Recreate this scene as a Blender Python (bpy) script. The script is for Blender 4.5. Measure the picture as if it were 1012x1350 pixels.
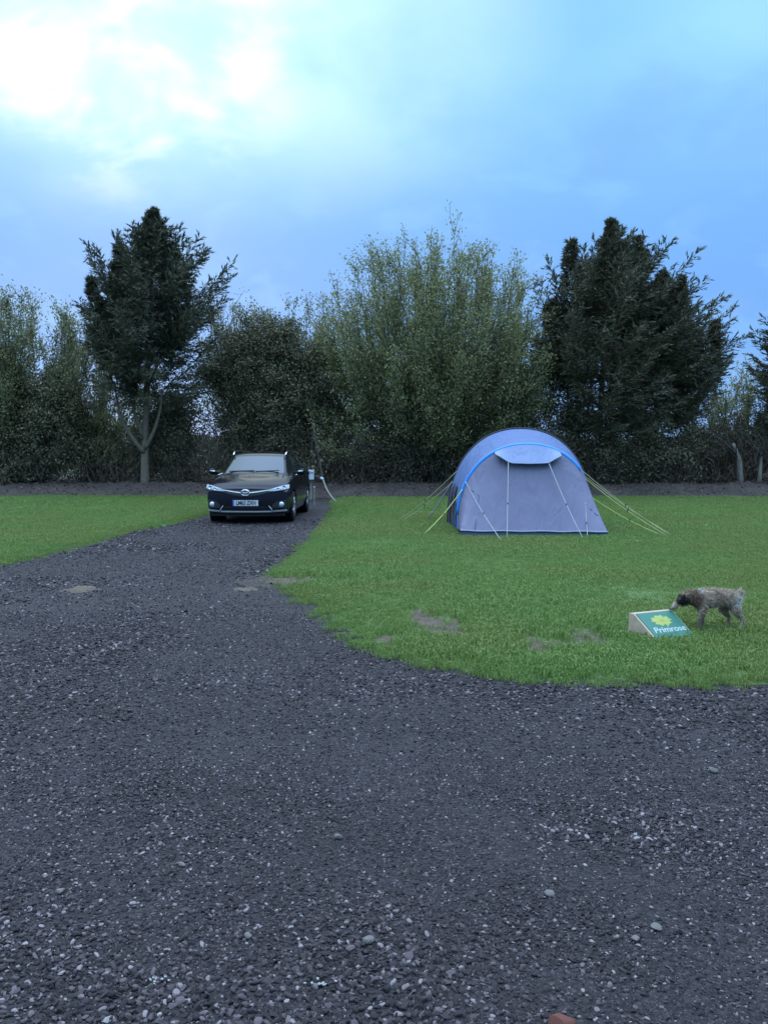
import bpy, bmesh, math, random
import numpy as np
from mathutils import Vector, Matrix
from mathutils.geometry import delaunay_2d_cdt

for o in list(bpy.data.objects):
    bpy.data.objects.remove(o)
scene = bpy.context.scene
COL = scene.collection
rng = np.random.default_rng(7)
R = math.radians

# ------------------------------------------------------------------ camera
cam_d = bpy.data.cameras.new("camera")
cam = bpy.data.objects.new("camera", cam_d)
COL.objects.link(cam)
cam.location = (0, 0, 1.55)
cam.rotation_euler = (R(90 - 4.3), 0, 0)
cam_d.sensor_fit = 'VERTICAL'
cam_d.sensor_height = 36.0
cam_d.lens = 30.16
cam_d.clip_start = 0.05
cam_d.clip_end = 6000
scene.camera = cam

# ------------------------------------------------------------------ light
SUN_EL, SUN_AZ = 22.0, -16.0            # azimuth east of +Y
sdir = Vector((math.sin(R(SUN_AZ)) * math.cos(R(SUN_EL)), math.cos(R(SUN_AZ)) * math.cos(R(SUN_EL)), math.sin(R(SUN_EL))))
world = bpy.data.worlds.new("World")
scene.world = world
world.use_nodes = True
wn, wl = world.node_tree.nodes, world.node_tree.links
wn.clear()


def wnode(t, **kw):
    n = wn.new(t)
    for k, v in kw.items():
        setattr(n, k, v)
    return n


def wmath(op, a, b=None, c=None, clamp=False):
    n = wnode('ShaderNodeMath', operation=op, use_clamp=clamp)
    for i, v in enumerate((a, b, c)):
        if v is None:
            continue
        if isinstance(v, (int, float)):
            n.inputs[i].default_value = v
        else:
            wl.new(v, n.inputs[i])
    return n.outputs[0]


def wmix(f, a, b, mode='MIX'):
    n = wnode('ShaderNodeMix', data_type='RGBA', blend_type=mode)
    for s, v in ((n.inputs[0], f), (n.inputs[6], a), (n.inputs[7], b)):
        if isinstance(v, (int, float)):
            s.default_value = v
        elif isinstance(v, tuple):
            s.default_value = v + (1,)
        else:
            wl.new(v, s)
    return n.outputs[2]


def wramp(v, lo, hi):
    n = wnode('ShaderNodeMapRange', interpolation_type='SMOOTHSTEP')
    wl.new(v, n.inputs[0])
    n.inputs[1].default_value = lo
    n.inputs[2].default_value = hi
    return n.outputs[0]


sky = wnode('ShaderNodeTexSky', sky_type='NISHITA')
sky.sun_disc = False
sky.sun_elevation = R(SUN_EL)
sky.sun_rotation = R(SUN_AZ)
sky.air_density, sky.dust_density, sky.ozone_density = 1.0, 0.6, 2.5
tc = wnode('ShaderNodeTexCoord')
vdir = tc.outputs['Generated']
sep = wnode('ShaderNodeSeparateXYZ')
wl.new(vdir, sep.inputs[0])
zup = wmath('MAXIMUM', sep.outputs[2], 0.0)
den = wmath('ADD', zup, 0.32)
comb = wnode('ShaderNodeCombineXYZ')
wl.new(wmath('DIVIDE', sep.outputs[0], den), comb.inputs[0])
wl.new(wmath('DIVIDE', sep.outputs[1], den), comb.inputs[1])


def wnoise(scale, detail, off, dist=0.0, rough=0.55):
    n = wnode('ShaderNodeTexNoise')
    m = wnode('ShaderNodeMapping')
    wl.new(comb.outputs[0], m.inputs[0])
    m.inputs[1].default_value = off
    wl.new(m.outputs[0], n.inputs[0])
    n.inputs['Scale'].default_value = scale
    n.inputs['Detail'].default_value = detail
    n.inputs['Roughness'].default_value = rough
    n.inputs['Distortion'].default_value = dist
    return n.outputs[0]


n1 = wnoise(1.3, 4, (3.1, 1.7, 0), 0.25, 0.5)
n3 = wnoise(6.0, 3, (2.3, 7.7, 0), 0.4, 0.5)
n2 = wnoise(3.2, 5, (9.3, 4.1, 0), 0.35, 0.5)
dotn = wnode('ShaderNodeVectorMath', operation='DOT_PRODUCT')
wl.new(vdir, dotn.inputs[0])
gdir = Vector((math.sin(R(-16)) * math.cos(R(26)), math.cos(R(-16)) * math.cos(R(26)), math.sin(R(26))))
dotn.inputs[1].default_value = gdir
dsun = dotn.outputs['Value']
nsky = wmix(1.0, sky.outputs[0], (0.10, 0.10, 0.10), 'MULTIPLY')        # physical sky at strength 0.1
# thin evening overcast: blue-grey veil low down, lighter towards the zenith
low = (0.050, 0.126, 0.288)
high = (0.080, 0.196, 0.315)
elev = wramp(zup, 0.12, 0.48)
veil = wmix(elev, low, high)
veil = wmix(wmath('MULTIPLY', wramp(n1, 0.44, 0.72), wramp(zup, 0.22, 0.46)), veil, (0.140, 0.270, 0.330))
veil = wmix(wmath('MULTIPLY', wramp(n2, 0.46, 0.68), 0.55), veil, (0.070, 0.148, 0.275))
veil = wmix(wmath('MULTIPLY', wramp(n3, 0.50, 0.70), 0.25), veil, (0.105, 0.215, 0.322))
veil = wmix(wramp(zup, 0.46, 0.84), veil, (0.68, 0.95, 1.34))             # unseen overhead sky brightened to add ambient light
glow = wmath('MULTIPLY', wramp(dsun, 0.88, 0.996), wramp(zup, 0.22, 0.40))
veil = wmix(wmath('MULTIPLY', glow, wmath('ADD', 0.45, wmath('MULTIPLY', wramp(n2, 0.35, 0.62), 0.5))), veil, (0.215, 0.330, 0.340))
brk = wmath('MULTIPLY', wramp(dsun, 0.977, 0.9985), wramp(wmath('ADD', wmath('MULTIPLY', n2, 0.8), wmath('MULTIPLY', n3, 0.55)), 0.63, 0.86))
veil = wmix(brk, veil, (0.40, 0.41, 0.40))
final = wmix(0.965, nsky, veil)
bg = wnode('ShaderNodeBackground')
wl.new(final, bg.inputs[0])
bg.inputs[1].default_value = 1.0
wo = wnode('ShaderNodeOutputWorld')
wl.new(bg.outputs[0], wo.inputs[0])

sun_d = bpy.data.lights.new("sun", 'SUN')
sun_d.energy = 0.5
sun_d.angle = R(140)
sun_d.color = (1.0, 0.985, 0.96)
sun = bpy.data.objects.new("sun", sun_d)
COL.objects.link(sun)
sun.rotation_euler = sdir.to_track_quat('Z', 'Y').to_euler()

scene.view_settings.view_transform = 'Standard'
scene.view_settings.look = 'None'
scene.view_settings.exposure = 1.7
scene.view_settings.gamma = 1.0
scene.view_settings.use_curve_mapping = False
scene.render.engine = 'CYCLES'
scene.cycles.max_bounces = 6
scene.cycles.diffuse_bounces = 3


# ------------------------------------------------------------------ materials
def new_mat(name):
    m = bpy.data.materials.new(name)
    m.use_nodes = True
    nt = m.node_tree
    return m, nt, nt.nodes, nt.links, nt.nodes['Principled BSDF']


def mat(name, col, rough=0.6, metal=0.0, spec=0.5, var=0.0, scale=20.0, bump=0.0, coat=0.0):
    m, nt, N, L, b = new_mat(name)
    b.inputs['Base Color'].default_value = (*col, 1)
    b.inputs['Roughness'].default_value = rough
    b.inputs['Metallic'].default_value = metal
    b.inputs['Specular IOR Level'].default_value = spec
    b.inputs['Coat Weight'].default_value = coat
    b.inputs['Coat Roughness'].default_value = 0.04
    if var or bump:
        t = N.new('ShaderNodeTexCoord')
        n = N.new('ShaderNodeTexNoise')
        n.inputs['Scale'].default_value = scale
        n.inputs['Detail'].default_value = 6
        L.new(t.outputs['Object'], n.inputs[0])
        if var:
            mx = N.new('ShaderNodeMix')
            mx.data_type = 'RGBA'
            L.new(n.outputs[0], mx.inputs[0])
            mx.inputs[6].default_value = (*[c * (1 - var) for c in col], 1)
            mx.inputs[7].default_value = (*[min(1, c * (1 + var)) for c in col], 1)
            L.new(mx.outputs[2], b.inputs['Base Color'])
        if bump:
            bp = N.new('ShaderNodeBump')
            bp.inputs['Strength'].default_value = bump
            bp.inputs['Distance'].default_value = 0.01
            L.new(n.outputs[0], bp.inputs['Height'])
            L.new(bp.outputs[0], b.inputs['Normal'])
    return m


def leaf_mat(name, cols, rough=0.55, trans=0.25, spec=0.25):
    """colour varies leaf by leaf (random per mesh island)"""
    m, nt, N, L, b = new_mat(name)
    g = N.new('ShaderNodeNewGeometry')
    r = N.new('ShaderNodeValToRGB')
    while len(r.color_ramp.elements) < len(cols):
        r.color_ramp.elements.new(0.5)
    for i, c in enumerate(cols):
        r.color_ramp.elements[i].position = i / (len(cols) - 1)
        r.color_ramp.elements[i].color = (*c, 1)
    L.new(g.outputs['Random Per Island'], r.inputs[0])
    L.new(r.outputs[0], b.inputs['Base Color'])
    b.inputs['Roughness'].default_value = rough
    b.inputs['Specular IOR Level'].default_value = spec
    tr = N.new('ShaderNodeBsdfTranslucent')
    L.new(r.outputs[0], tr.inputs[0])
    mx = N.new('ShaderNodeMixShader')
    mx.inputs[0].default_value = trans
    L.new(b.outputs[0], mx.inputs[1])
    L.new(tr.outputs[0], mx.inputs[2])
    L.new(mx.outputs[0], N['Material Output'].inputs[0])
    return m


def inst_mat(name, cols, pos=None, rough=0.7, spec=0.3, noise=0.0, nscale=0.5, trans=0.0, alt=None):
    """colour varies per scattered piece, with a broad drift over the ground"""
    m, nt, N, L, b = new_mat(name)
    oi = N.new('ShaderNodeObjectInfo')
    r = N.new('ShaderNodeValToRGB')
    while len(r.color_ramp.elements) < len(cols):
        r.color_ramp.elements.new(0.5)
    for i, c in enumerate(cols):
        r.color_ramp.elements[i].position = pos[i] if pos else i / (len(cols) - 1)
        r.color_ramp.elements[i].color = (*c, 1)
    L.new(oi.outputs['Random'], r.inputs[0])
    out = r.outputs[0]
    g = N.new('ShaderNodeNewGeometry')
    if noise:
        n = N.new('ShaderNodeTexNoise')
        n.inputs['Scale'].default_value = nscale
        n.inputs['Detail'].default_value = 4
        L.new(g.outputs['Position'], n.inputs[0])
        mr = N.new('ShaderNodeMapRange')
        mr.interpolation_type = 'SMOOTHSTEP'
        mr.inputs[1].default_value, mr.inputs[2].default_value = 0.38, 0.66
        L.new(n.outputs[0], mr.inputs[0])
        ml = N.new('ShaderNodeMath')
        ml.operation = 'MULTIPLY'
        ml.inputs[1].default_value = noise
        L.new(mr.outputs[0], ml.inputs[0])
        mx = N.new('ShaderNodeMix')
        mx.data_type = 'RGBA'
        L.new(ml.outputs[0], mx.inputs[0])
        L.new(out, mx.inputs[6])
        mx.inputs[7].default_value = (*alt, 1)
        out = mx.outputs[2]
    L.new(out, b.inputs['Base Color'])
    b.inputs['Roughness'].default_value = rough
    b.inputs['Specular IOR Level'].default_value = spec
    if trans:
        tr = N.new('ShaderNodeBsdfTranslucent')
        L.new(out, tr.inputs[0])
        ms = N.new('ShaderNodeMixShader')
        ms.inputs[0].default_value = trans
        L.new(b.outputs[0], ms.inputs[1])
        L.new(tr.outputs[0], ms.inputs[2])
        L.new(ms.outputs[0], N['Material Output'].inputs[0])
    return m


def ground_mat(name, stops, scale, fine, bump, rough=0.9, spec=0.2, stones=0.0):
    m, nt, N, L, b = new_mat(name)
    t = N.new('ShaderNodeNewGeometry')
    a = N.new('ShaderNodeTexNoise')
    a.inputs['Scale'].default_value = scale
    a.inputs['Detail'].default_value = 8
    a.inputs['Roughness'].default_value = 0.65
    L.new(t.outputs['Position'], a.inputs[0])
    r = N.new('ShaderNodeValToRGB')
    while len(r.color_ramp.elements) < len(stops):
        r.color_ramp.elements.new(0.5)
    for i, (p, c) in enumerate(stops):
        r.color_ramp.elements[i].position = p
        r.color_ramp.elements[i].color = (*c, 1)
    L.new(a.outputs[0], r.inputs[0])
    f = N.new('ShaderNodeTexNoise')
    f.inputs['Scale'].default_value = fine
    f.inputs['Detail'].default_value = 5
    f.inputs['Roughness'].default_value = 0.7
    L.new(t.outputs['Position'], f.inputs[0])
    mx = N.new('ShaderNodeMix')
    mx.data_type = 'RGBA'
    mx.blend_type = 'OVERLAY'
    mx.inputs[0].default_value = 0.7
    L.new(r.outputs[0], mx.inputs[6])
    L.new(f.outputs[0], mx.inputs[7])
    out = mx.outputs[2]
    h = f.outputs[0]
    if stones:
        v = N.new('ShaderNodeTexVoronoi')
        v.inputs['Scale'].default_value = stones
        L.new(t.outputs['Position'], v.inputs[0])
        sp = N.new('ShaderNodeSeparateColor')
        L.new(v.outputs['Color'], sp.inputs[0])
        vr = N.new('ShaderNodeValToRGB')
        vr.color_ramp.elements[0].position = 0.0
        vr.color_ramp.elements[0].color = (0.5, 0.5, 0.5, 1)
        vr.color_ramp.elements[1].position = 0.97
        vr.color_ramp.elements[1].color = (1.6, 1.6, 1.55, 1)
        e = vr.color_ramp.elements.new(0.8)
        e.color = (1.0, 1.0, 1.0, 1)
        L.new(sp.outputs[0], vr.inputs[0])
        m2 = N.new('ShaderNodeMix')
        m2.data_type = 'RGBA'
        m2.blend_type = 'MULTIPLY'
        m2.inputs[0].default_value = 1.0
        L.new(out, m2.inputs[6])
        L.new(vr.outputs[0], m2.inputs[7])
        out = m2.outputs[2]
        iv = N.new('ShaderNodeMath')
        iv.operation = 'SUBTRACT'
        iv.inputs[0].default_value = 1.0
        L.new(v.outputs['Distance'], iv.inputs[1])
        h = iv.outputs[0]
    L.new(out, b.inputs['Base Color'])
    b.inputs['Roughness'].default_value = rough
    b.inputs['Specular IOR Level'].default_value = spec
    bp = N.new('ShaderNodeBump')
    bp.inputs['Strength'].default_value = bump
    bp.inputs['Distance'].default_value = 0.02
    L.new(h, bp.inputs['Height'])
    L.new(bp.outputs[0], b.inputs['Normal'])
    return m


M = {}
M['gravel'] = ground_mat('gravel_ground', [(0.3, (0.0235, 0.0192, 0.0215)), (0.55, (0.032, 0.0265, 0.030)), (0.75, (0.044, 0.0365, 0.040))], 0.9, 60, 0.9, rough=0.7, spec=0.3, stones=70)
M['stone'] = inst_mat('gravel_stone', [(0.0083, 0.0069, 0.0075), (0.0238, 0.0189, 0.0217), (0.0504, 0.0394, 0.043), (0.1244, 0.098, 0.1017), (0.296, 0.26, 0.2532)],
                      [0.0, 0.38, 0.70, 0.90, 1.0], rough=0.75, spec=0.3, noise=0.35, nscale=0.55, alt=(0.037, 0.026, 0.027))
M['soil_lawn'] = ground_mat('lawn_soil', [(0.3, (0.080, 0.125, 0.045)), (0.5, (0.095, 0.150, 0.052)), (0.72, (0.115, 0.150, 0.058))], 0.5, 45, 0.5)
M['grass'] = inst_mat('grass_blade', [(0.1224, 0.2084, 0.052), (0.1611, 0.2587, 0.0666), (0.2041, 0.2953, 0.0853)], rough=0.6, spec=0.25,
                      noise=0.75, nscale=0.42, alt=(0.195, 0.235, 0.066), trans=0.3)
M['field'] = ground_mat('field_grass', [(0.3, (0.07, 0.10, 0.045)), (0.7, (0.10, 0.13, 0.06))], 0.05, 8, 0.3)
M['bank'] = ground_mat('bank_soil', [(0.3, (0.045, 0.037, 0.033)), (0.5, (0.062, 0.050, 0.044)), (0.7, (0.085, 0.068, 0.060))], 1.2, 30, 0.9)
M['dirt'] = ground_mat('bare_dirt', [(0.3, (0.085, 0.062, 0.048)), (0.5, (0.115, 0.085, 0.067)), (0.7, (0.15, 0.113, 0.09))], 6, 70, 0.9)
M['sand'] = ground_mat('sand_dirt', [(0.3, (0.105, 0.083, 0.062)), (0.7, (0.165, 0.132, 0.098))], 8, 90, 0.9)
M['litter'] = leaf_mat('dead_leaf', [(0.06, 0.045, 0.035), (0.11, 0.08, 0.06), (0.17, 0.125, 0.09)], trans=0.1)
M['bark'] = mat('bark_grey', (0.160, 0.130, 0.098), 0.9, spec=0.2, var=0.4, scale=9, bump=0.8)
M['bark_pale'] = mat('bark_pale', (0.25, 0.225, 0.19), 0.9, spec=0.2, var=0.35, scale=9, bump=0.8)
M['twig'] = mat('twig_bark', (0.085, 0.078, 0.066), 0.9, spec=0.2, var=0.3, scale=7)
M['conifer'] = leaf_mat('conifer_spray', [(0.06, 0.067, 0.046), (0.083, 0.087, 0.055), (0.114, 0.116, 0.068)], trans=0.12)
M['conifer_b'] = leaf_mat('conifer_spray_warm', [(0.062, 0.062, 0.041), (0.086, 0.085, 0.051), (0.119, 0.113, 0.065)], trans=0.12)
M['willow'] = leaf_mat('spring_leaf', [(0.1872, 0.1982, 0.092), (0.2472, 0.2643, 0.119), (0.3228, 0.3237, 0.152)], trans=0.35)
M['hawthorn'] = leaf_mat('hawthorn_leaf', [(0.1416, 0.1568, 0.0785), (0.2028, 0.2139, 0.103), (0.2748, 0.2766, 0.1326)], trans=0.3)
M['ivy'] = leaf_mat('ivy_leaf', [(0.1015, 0.0987, 0.0608), (0.1393, 0.1333, 0.0794), (0.1933, 0.1806, 0.096)], trans=0.12)
M['under'] = leaf_mat('undergrowth_leaf', [(0.0907, 0.0818, 0.0556), (0.1266, 0.112, 0.0704), (0.1736, 0.1501, 0.0935), (0.1994, 0.1445, 0.0987)], trans=0.15)
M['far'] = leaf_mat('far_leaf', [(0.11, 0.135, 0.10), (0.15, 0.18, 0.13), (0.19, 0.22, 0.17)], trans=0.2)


# ------------------------------------------------------------------ object helpers
def tag(o, label=None, cat=None, group=None, kind=None):
    for k, v in (('label', label), ('category', cat), ('group', group), ('kind', kind)):
        if v:
            o[k] = v
    return o


def empty(name, loc=(0, 0, 0), rz=0.0):
    o = bpy.data.objects.new(name, None)
    COL.objects.link(o)
    o.location = loc
    o.rotation_euler = (0, 0, rz)
    o.empty_display_size = 0.1
    return o


def link_mesh(name, me, m=None, parent=None, smooth=False):
    if m is not None:
        me.materials.append(m)
    if smooth:
        me.polygons.foreach_set('use_smooth', np.ones(len(me.polygons), bool))
    o = bpy.data.objects.new(name, me)
    COL.objects.link(o)
    if parent:
        o.parent = parent
    return o


def np_mesh(name, V, F):
    """V (n,3), F (m,k) arrays"""
    V = np.asarray(V, np.float32).reshape(-1, 3)
    F = np.asarray(F, np.int32)
    k = F.shape[1]
    me = bpy.data.meshes.new(name)
    me.vertices.add(len(V))
    me.vertices.foreach_set('co', V.ravel())
    me.loops.add(F.size)
    me.loops.foreach_set('vertex_index', F.ravel())
    me.polygons.add(len(F))
    me.polygons.foreach_set('loop_start', np.arange(0, F.size, k, dtype=np.int32))
    me.polygons.foreach_set('loop_total', np.full(len(F), k, np.int32))
    me.update(calc_edges=True)
    return me


def quads(name, Q, m, parent=None, smooth=False):
    """Q (n,4,3) separate quads"""
    n = len(Q)
    return link_mesh(name, np_mesh(name, Q.reshape(-1, 3), np.arange(4 * n).reshape(n, 4)), m, parent, smooth)


def unit(v):
    return v / np.maximum(np.linalg.norm(v, axis=-1, keepdims=True), 1e-9)


def leaves(P, A, length, width, g=rng):
    """leaf-shaped quads at P along axis A; length/width arrays or scalars"""
    n = len(P)
    A = unit(A)
    r = g.normal(size=(n, 3))
    S = unit(np.cross(A, r))
    l = np.broadcast_to(np.asarray(length), (n,))[:, None]
    w = np.broadcast_to(np.asarray(width), (n,))[:, None]
    mid = P + A * l * 0.45
    return np.stack([P, mid + S * w * 0.5, P + A * l, mid - S * w * 0.5], axis=1)


class MB:
    def __init__(self):
        self.v, self.f = [], []

    def add(self, vs, fs):
        b = len(self.v)
        self.v += [tuple(map(float, p)) for p in vs]
        self.f += [tuple(i + b for i in f) for f in fs]
        return self

    def box(self, c, s, rot=None):
        hx, hy, hz = s[0] / 2, s[1] / 2, s[2] / 2
        vs = [Vector((x, y, z)) for x in (-hx, hx) for y in (-hy, hy) for z in (-hz, hz)]
        if rot is not None:
            vs = [rot @ p for p in vs]
        vs = [p + Vector(c) for p in vs]
        return self.add(vs, [(0, 1, 3, 2), (4, 6, 7, 5), (0, 4, 5, 1), (2, 3, 7, 6), (0, 2, 6, 4), (1, 5, 7, 3)])

    def tube(self, pts, rad, seg=6, cap=True):
        pts = [Vector(p) for p in pts]
        n = len(pts)
        rads = rad if isinstance(rad, (list, tuple, np.ndarray)) else [rad] * n
        b = len(self.v)
        prev = None
        for i, p in enumerate(pts):
            t = (pts[min(i + 1, n - 1)] - pts[max(i - 1, 0)]).normalized()
            if prev is None:
                a = t.orthogonal().normalized()
            else:
                a = prev - t * prev.dot(t)
                a = a.normalized() if a.length > 1e-6 else t.orthogonal().normalized()
            prev = a
            c = t.cross(a)
            for k in range(seg):
                th = 2 * math.pi * k / seg
                self.v.append(tuple(p + (a * math.cos(th) + c * math.sin(th)) * rads[i]))
        for i in range(n - 1):
            for k in range(seg):
                k2 = (k + 1) % seg
                self.f.append((b + i * seg + k, b + i * seg + k2, b + (i + 1) * seg + k2, b + (i + 1) * seg + k))
        if cap:
            self.f.append(tuple(b + k for k in reversed(range(seg))))
            self.f.append(tuple(b + (n - 1) * seg + k for k in range(seg)))
        return self

    def lathe(self, prof, seg=24, axis='X', c=(0, 0, 0)):
        b = len(self.v)
        for (r, h) in prof:
            for k in range(seg):
                th = 2 * math.pi * k / seg
                u, w = r * math.cos(th), r * math.sin(th)
                p = {'X': (h, u, w), 'Y': (u, h, w), 'Z': (u, w, h)}[axis]
                self.v.append((p[0] + c[0], p[1] + c[1], p[2] + c[2]))
        n = len(prof)
        for i in range(n - 1):
            for k in range(seg):
                k2 = (k + 1) % seg
                self.f.append((b + i * seg + k, b + i * seg + k2, b + (i + 1) * seg + k2, b + (i + 1) * seg + k))
        return self

    def build(self, name, m, parent=None, smooth=False, bevel=0.0):
        me = bpy.data.meshes.new(name)
        me.from_pydata(self.v, [], self.f)
        bm = bmesh.new()
        bm.from_mesh(me)
        bmesh.ops.recalc_face_normals(bm, faces=bm.faces)
        if bevel:
            es = [e for e in bm.edges if len(e.link_faces) == 2 and e.calc_face_angle(0) > 0.5]
            bmesh.ops.bevel(bm, geom=es, offset=bevel, segments=2, affect='EDGES', profile=0.6)
        bm.to_mesh(me)
        bm.free()
        me.update()
        return link_mesh(name, me, m, parent, smooth)


def bez(pts, n):
    """Catmull-Rom through pts"""
    P = np.asarray(pts, float)
    P = np.vstack([2 * P[0] - P[1], P, 2 * P[-1] - P[-2]])
    out = []
    for t in np.linspace(0, len(P) - 3 - 1e-6, n):
        i = int(t)
        u = t - i
        p0, p1, p2, p3 = P[i:i + 4]
        out.append(0.5 * (2 * p1 + (p2 - p0) * u + (2 * p0 - 5 * p1 + 4 * p2 - p3) * u * u + (3 * p1 - p0 - 3 * p2 + p3) * u ** 3))
    return np.array(out)


def vnoise(x, y, f, seed=0):
    """smooth value noise in 2D, -1..1"""
    x, y = np.asarray(x, float) * f, np.asarray(y, float) * f
    xi, yi = np.floor(x).astype(np.int64), np.floor(y).astype(np.int64)
    fx, fy = x - xi, y - yi
    fx, fy = fx * fx * (3 - 2 * fx), fy * fy * (3 - 2 * fy)

    def h(a, b):
        k = (a * 374761393 + b * 668265263 + seed * 974711) & 0x7fffffff
        k = ((k ^ (k >> 13)) * 1274126177) & 0x7fffffff
        return ((k ^ (k >> 16)) & 0xffff) / 32767.5 - 1
    return (h(xi, yi) * (1 - fx) + h(xi + 1, yi) * fx) * (1 - fy) + (h(xi, yi + 1) * (1 - fx) + h(xi + 1, yi + 1) * fx) * fy


def in_poly(x, y, poly):
    inside = np.zeros(len(x), bool)
    j = len(poly) - 1
    for i in range(len(poly)):
        xi, yi = poly[i]
        xj, yj = poly[j]
        c = ((yi > y) != (yj > y)) & (x < (xj - xi) * (y - yi) / (yj - yi + 1e-12) + xi)
        inside ^= c
        j = i
    return inside


def edge_dist(x, y, poly):
    d = np.full(len(x), 1e9)
    for i in range(len(poly)):
        ax, ay = poly[i]
        bx, by = poly[(i + 1) % len(poly)]
        dx, dy = bx - ax, by - ay
        t = np.clip(((x - ax) * dx + (y - ay) * dy) / (dx * dx + dy * dy + 1e-12), 0, 1)
        d = np.minimum(d, np.hypot(x - ax - t * dx, y - ay - t * dy))
    return d


def resample(poly, step, closed=True):
    out = []
    n = len(poly)
    for i in range(n if closed else n - 1):
        a, b = np.array(poly[i]), np.array(poly[(i + 1) % n])
        k = max(1, int(np.linalg.norm(b - a) / step))
        for t in range(k):
            out.append(a + (b - a) * t / k)
    return np.array(out)


# ------------------------------------------------------------------ terrain
def grid_sheet(name, xs, ys, zf, m):
    X, Y = np.meshgrid(xs, ys)
    V = np.stack([X, Y, zf(X, Y)], -1).reshape(-1, 3)
    nx, ny = len(xs), len(ys)
    i = np.arange(nx - 1)[None, :] + nx * np.arange(ny - 1)[:, None]
    i = i.ravel()
    F = np.stack([i, i + 1, i + nx + 1, i + nx], 1)
    return link_mesh(name, np_mesh(name, V, F), m, None, True)


tag(grid_sheet('ground', np.linspace(-2500, 2500, 41), np.linspace(-2500, 2500, 41), lambda x, y: np.full_like(x, -0.12), M['field']), kind='structure')


def gz(x, y):
    return 0.012 * vnoise(x, y, 0.6, 3) + 0.006 * vnoise(x, y, 2.1, 5)


tag(grid_sheet('gravel_drive', np.linspace(-26, 26, 261), np.linspace(-12, 27.5, 200), gz, M['gravel']), kind='structure')

DR = [(-1.45, 25.3), (-1.30, 21.0), (-1.26, 17.5), (-1.30, 14.0), (-1.36, 11.6), (-1.36, 10.3), (-1.22, 9.6), (-0.96, 8.92), (-0.67, 7.9), (-0.36, 7.1),
      (-0.09, 6.45), (0.24, 6.02), (0.62, 5.72), (1.06, 5.54), (1.69, 5.46), (2.48, 5.43), (4.2, 5.45), (8, 5.5), (24, 5.6)]
DRn = [tuple(p) for p in bez(DR, 420)]
sA = np.arange(len(DRn))
DRn = [(x + 0.05 * float(vnoise(i, 0, 0.31, 11)) + 0.03 * float(vnoise(i, 3, 0.9, 12)), y + 0.05 * float(vnoise(i, 7, 0.37, 13)) + 0.03 * float(vnoise(i, 5, 0.8, 14)) + 0.03 * float(vnoise(i, 9, 1.7, 15)))
       for i, (x, y) in enumerate(DRn)]
LAWN_R = DRn + [(24, 27.2), (11, 26.4), (7.8, 26.6), (2, 26.2), (-1.3, 26.0)]
DL = [(-24, 8.8), (-9, 9.6), (-5.6, 10.7), (-4.98, 11.2), (-4.80, 12.2), (-4.64, 13.5), (-4.60, 15.6), (-4.25, 17.3), (-4.05, 19.5), (-3.95, 22.5), (-3.9, 26.8)]
DLn = [tuple(p) for p in bez(DL, 300)]
DLn = [(x + 0.07 * float(vnoise(i, 0, 0.33, 21)), y + 0.07 * float(vnoise(i, 3, 0.41, 22))) for i, (x, y) in enumerate(DLn)]
LAWN_L = DLn + [(-6, 27.0), (-9, 27.3), (-14, 27.2), (-24, 27.5)]
# bare places in the right lawn: centre x, y, radius x, radius y
BARE = [(0.46, 7.28, 0.23, 0.50), (0.33, 7.75, 0.11, 0.34), (0.62, 6.95, 0.10, 0.16), (1.18, 6.52, 0.26, 0.38), (1.66, 6.76, 0.20, 0.42), (-0.98, 9.84, 0.40, 0.34), (-0.42, 9.80, 0.26, 0.26),
        (0.05, 6.75, 0.14, 0.22)]


def bare_amount(x, y):
    a = np.zeros_like(x)
    for (cx, cy, rx, ry) in BARE:
        q = np.hypot((x - cx) / rx, (y - cy) / ry) + 0.35 * vnoise(x, y, 9, 31) + 0.2 * vnoise(x, y, 22, 32)
        a = np.maximum(a, np.clip(1.6 - 1.2 * q, 0, 1))
    return a


def lawn_sheet(poly, name, step):
    b = resample(poly, 0.12)
    x0, y0 = b.min(0)
    x1, y1 = b.max(0)
    gx, gy = np.meshgrid(np.arange(x0, x1, step), np.arange(y0, y1, step))
    gx, gy = gx.ravel() + rng.uniform(-.1, .1, gx.size) * step, gy.ravel() + rng.uniform(-.1, .1, gy.size) * step
    k = in_poly(gx, gy, poly)
    gx, gy = gx[k], gy[k]
    d = edge_dist(gx, gy, b[::3])
    k = d > step * 0.4
    gx, gy, d = gx[k], gy[k], d[k]
    pts = [Vector(p) for p in b] + [Vector(p) for p in zip(gx, gy)]
    nb = len(b)
    vs, es, fs, *_ = delaunay_2d_cdt(pts, [(i, (i + 1) % nb) for i in range(nb)], [], 1, 1e-5)
    V = np.array([(p.x, p.y) for p in vs])
    dd = edge_dist(V[:, 0], V[:, 1], b[::2])
    z = -0.02 + 0.05 * np.clip(dd / 0.25, 0, 1) + 0.02 * vnoise(V[:, 0], V[:, 1], 0.7, 41) * np.clip(dd, 0, 1) - 0.015 * bare_amount(V[:, 0], V[:, 1])
    o = link_mesh(name, np_mesh(name, np.column_stack([V, z]), np.array(fs)), M['soil_lawn'], None, True)
    return tag(o, kind='structure')


lawn_sheet(LAWN_R, 'lawn', 0.3)
lawn_sheet(LAWN_L, 'lawn', 0.4)


def bank_h(x, y):
    t = np.clip((y - 25.9 - 0.25 * vnoise(x, x * 0, 0.5, 51)) / 2.4, 0, 1)
    t = t * t * (3 - 2 * t)
    return -0.05 + 0.42 * t + 0.05 * vnoise(x, y, 1.1, 52) * t + 0.03 * vnoise(x, y, 3.3, 53) * t


tag(grid_sheet('soil_bank', np.linspace(-30, 30, 301), np.concatenate([np.linspace(25.6, 30, 45), np.linspace(30.5, 44, 20)]),
               lambda x, y: bank_h(x, y) - np.clip((y - 36) / 8, 0, 1) * 0.55, M['bank']), kind='structure')


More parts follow.
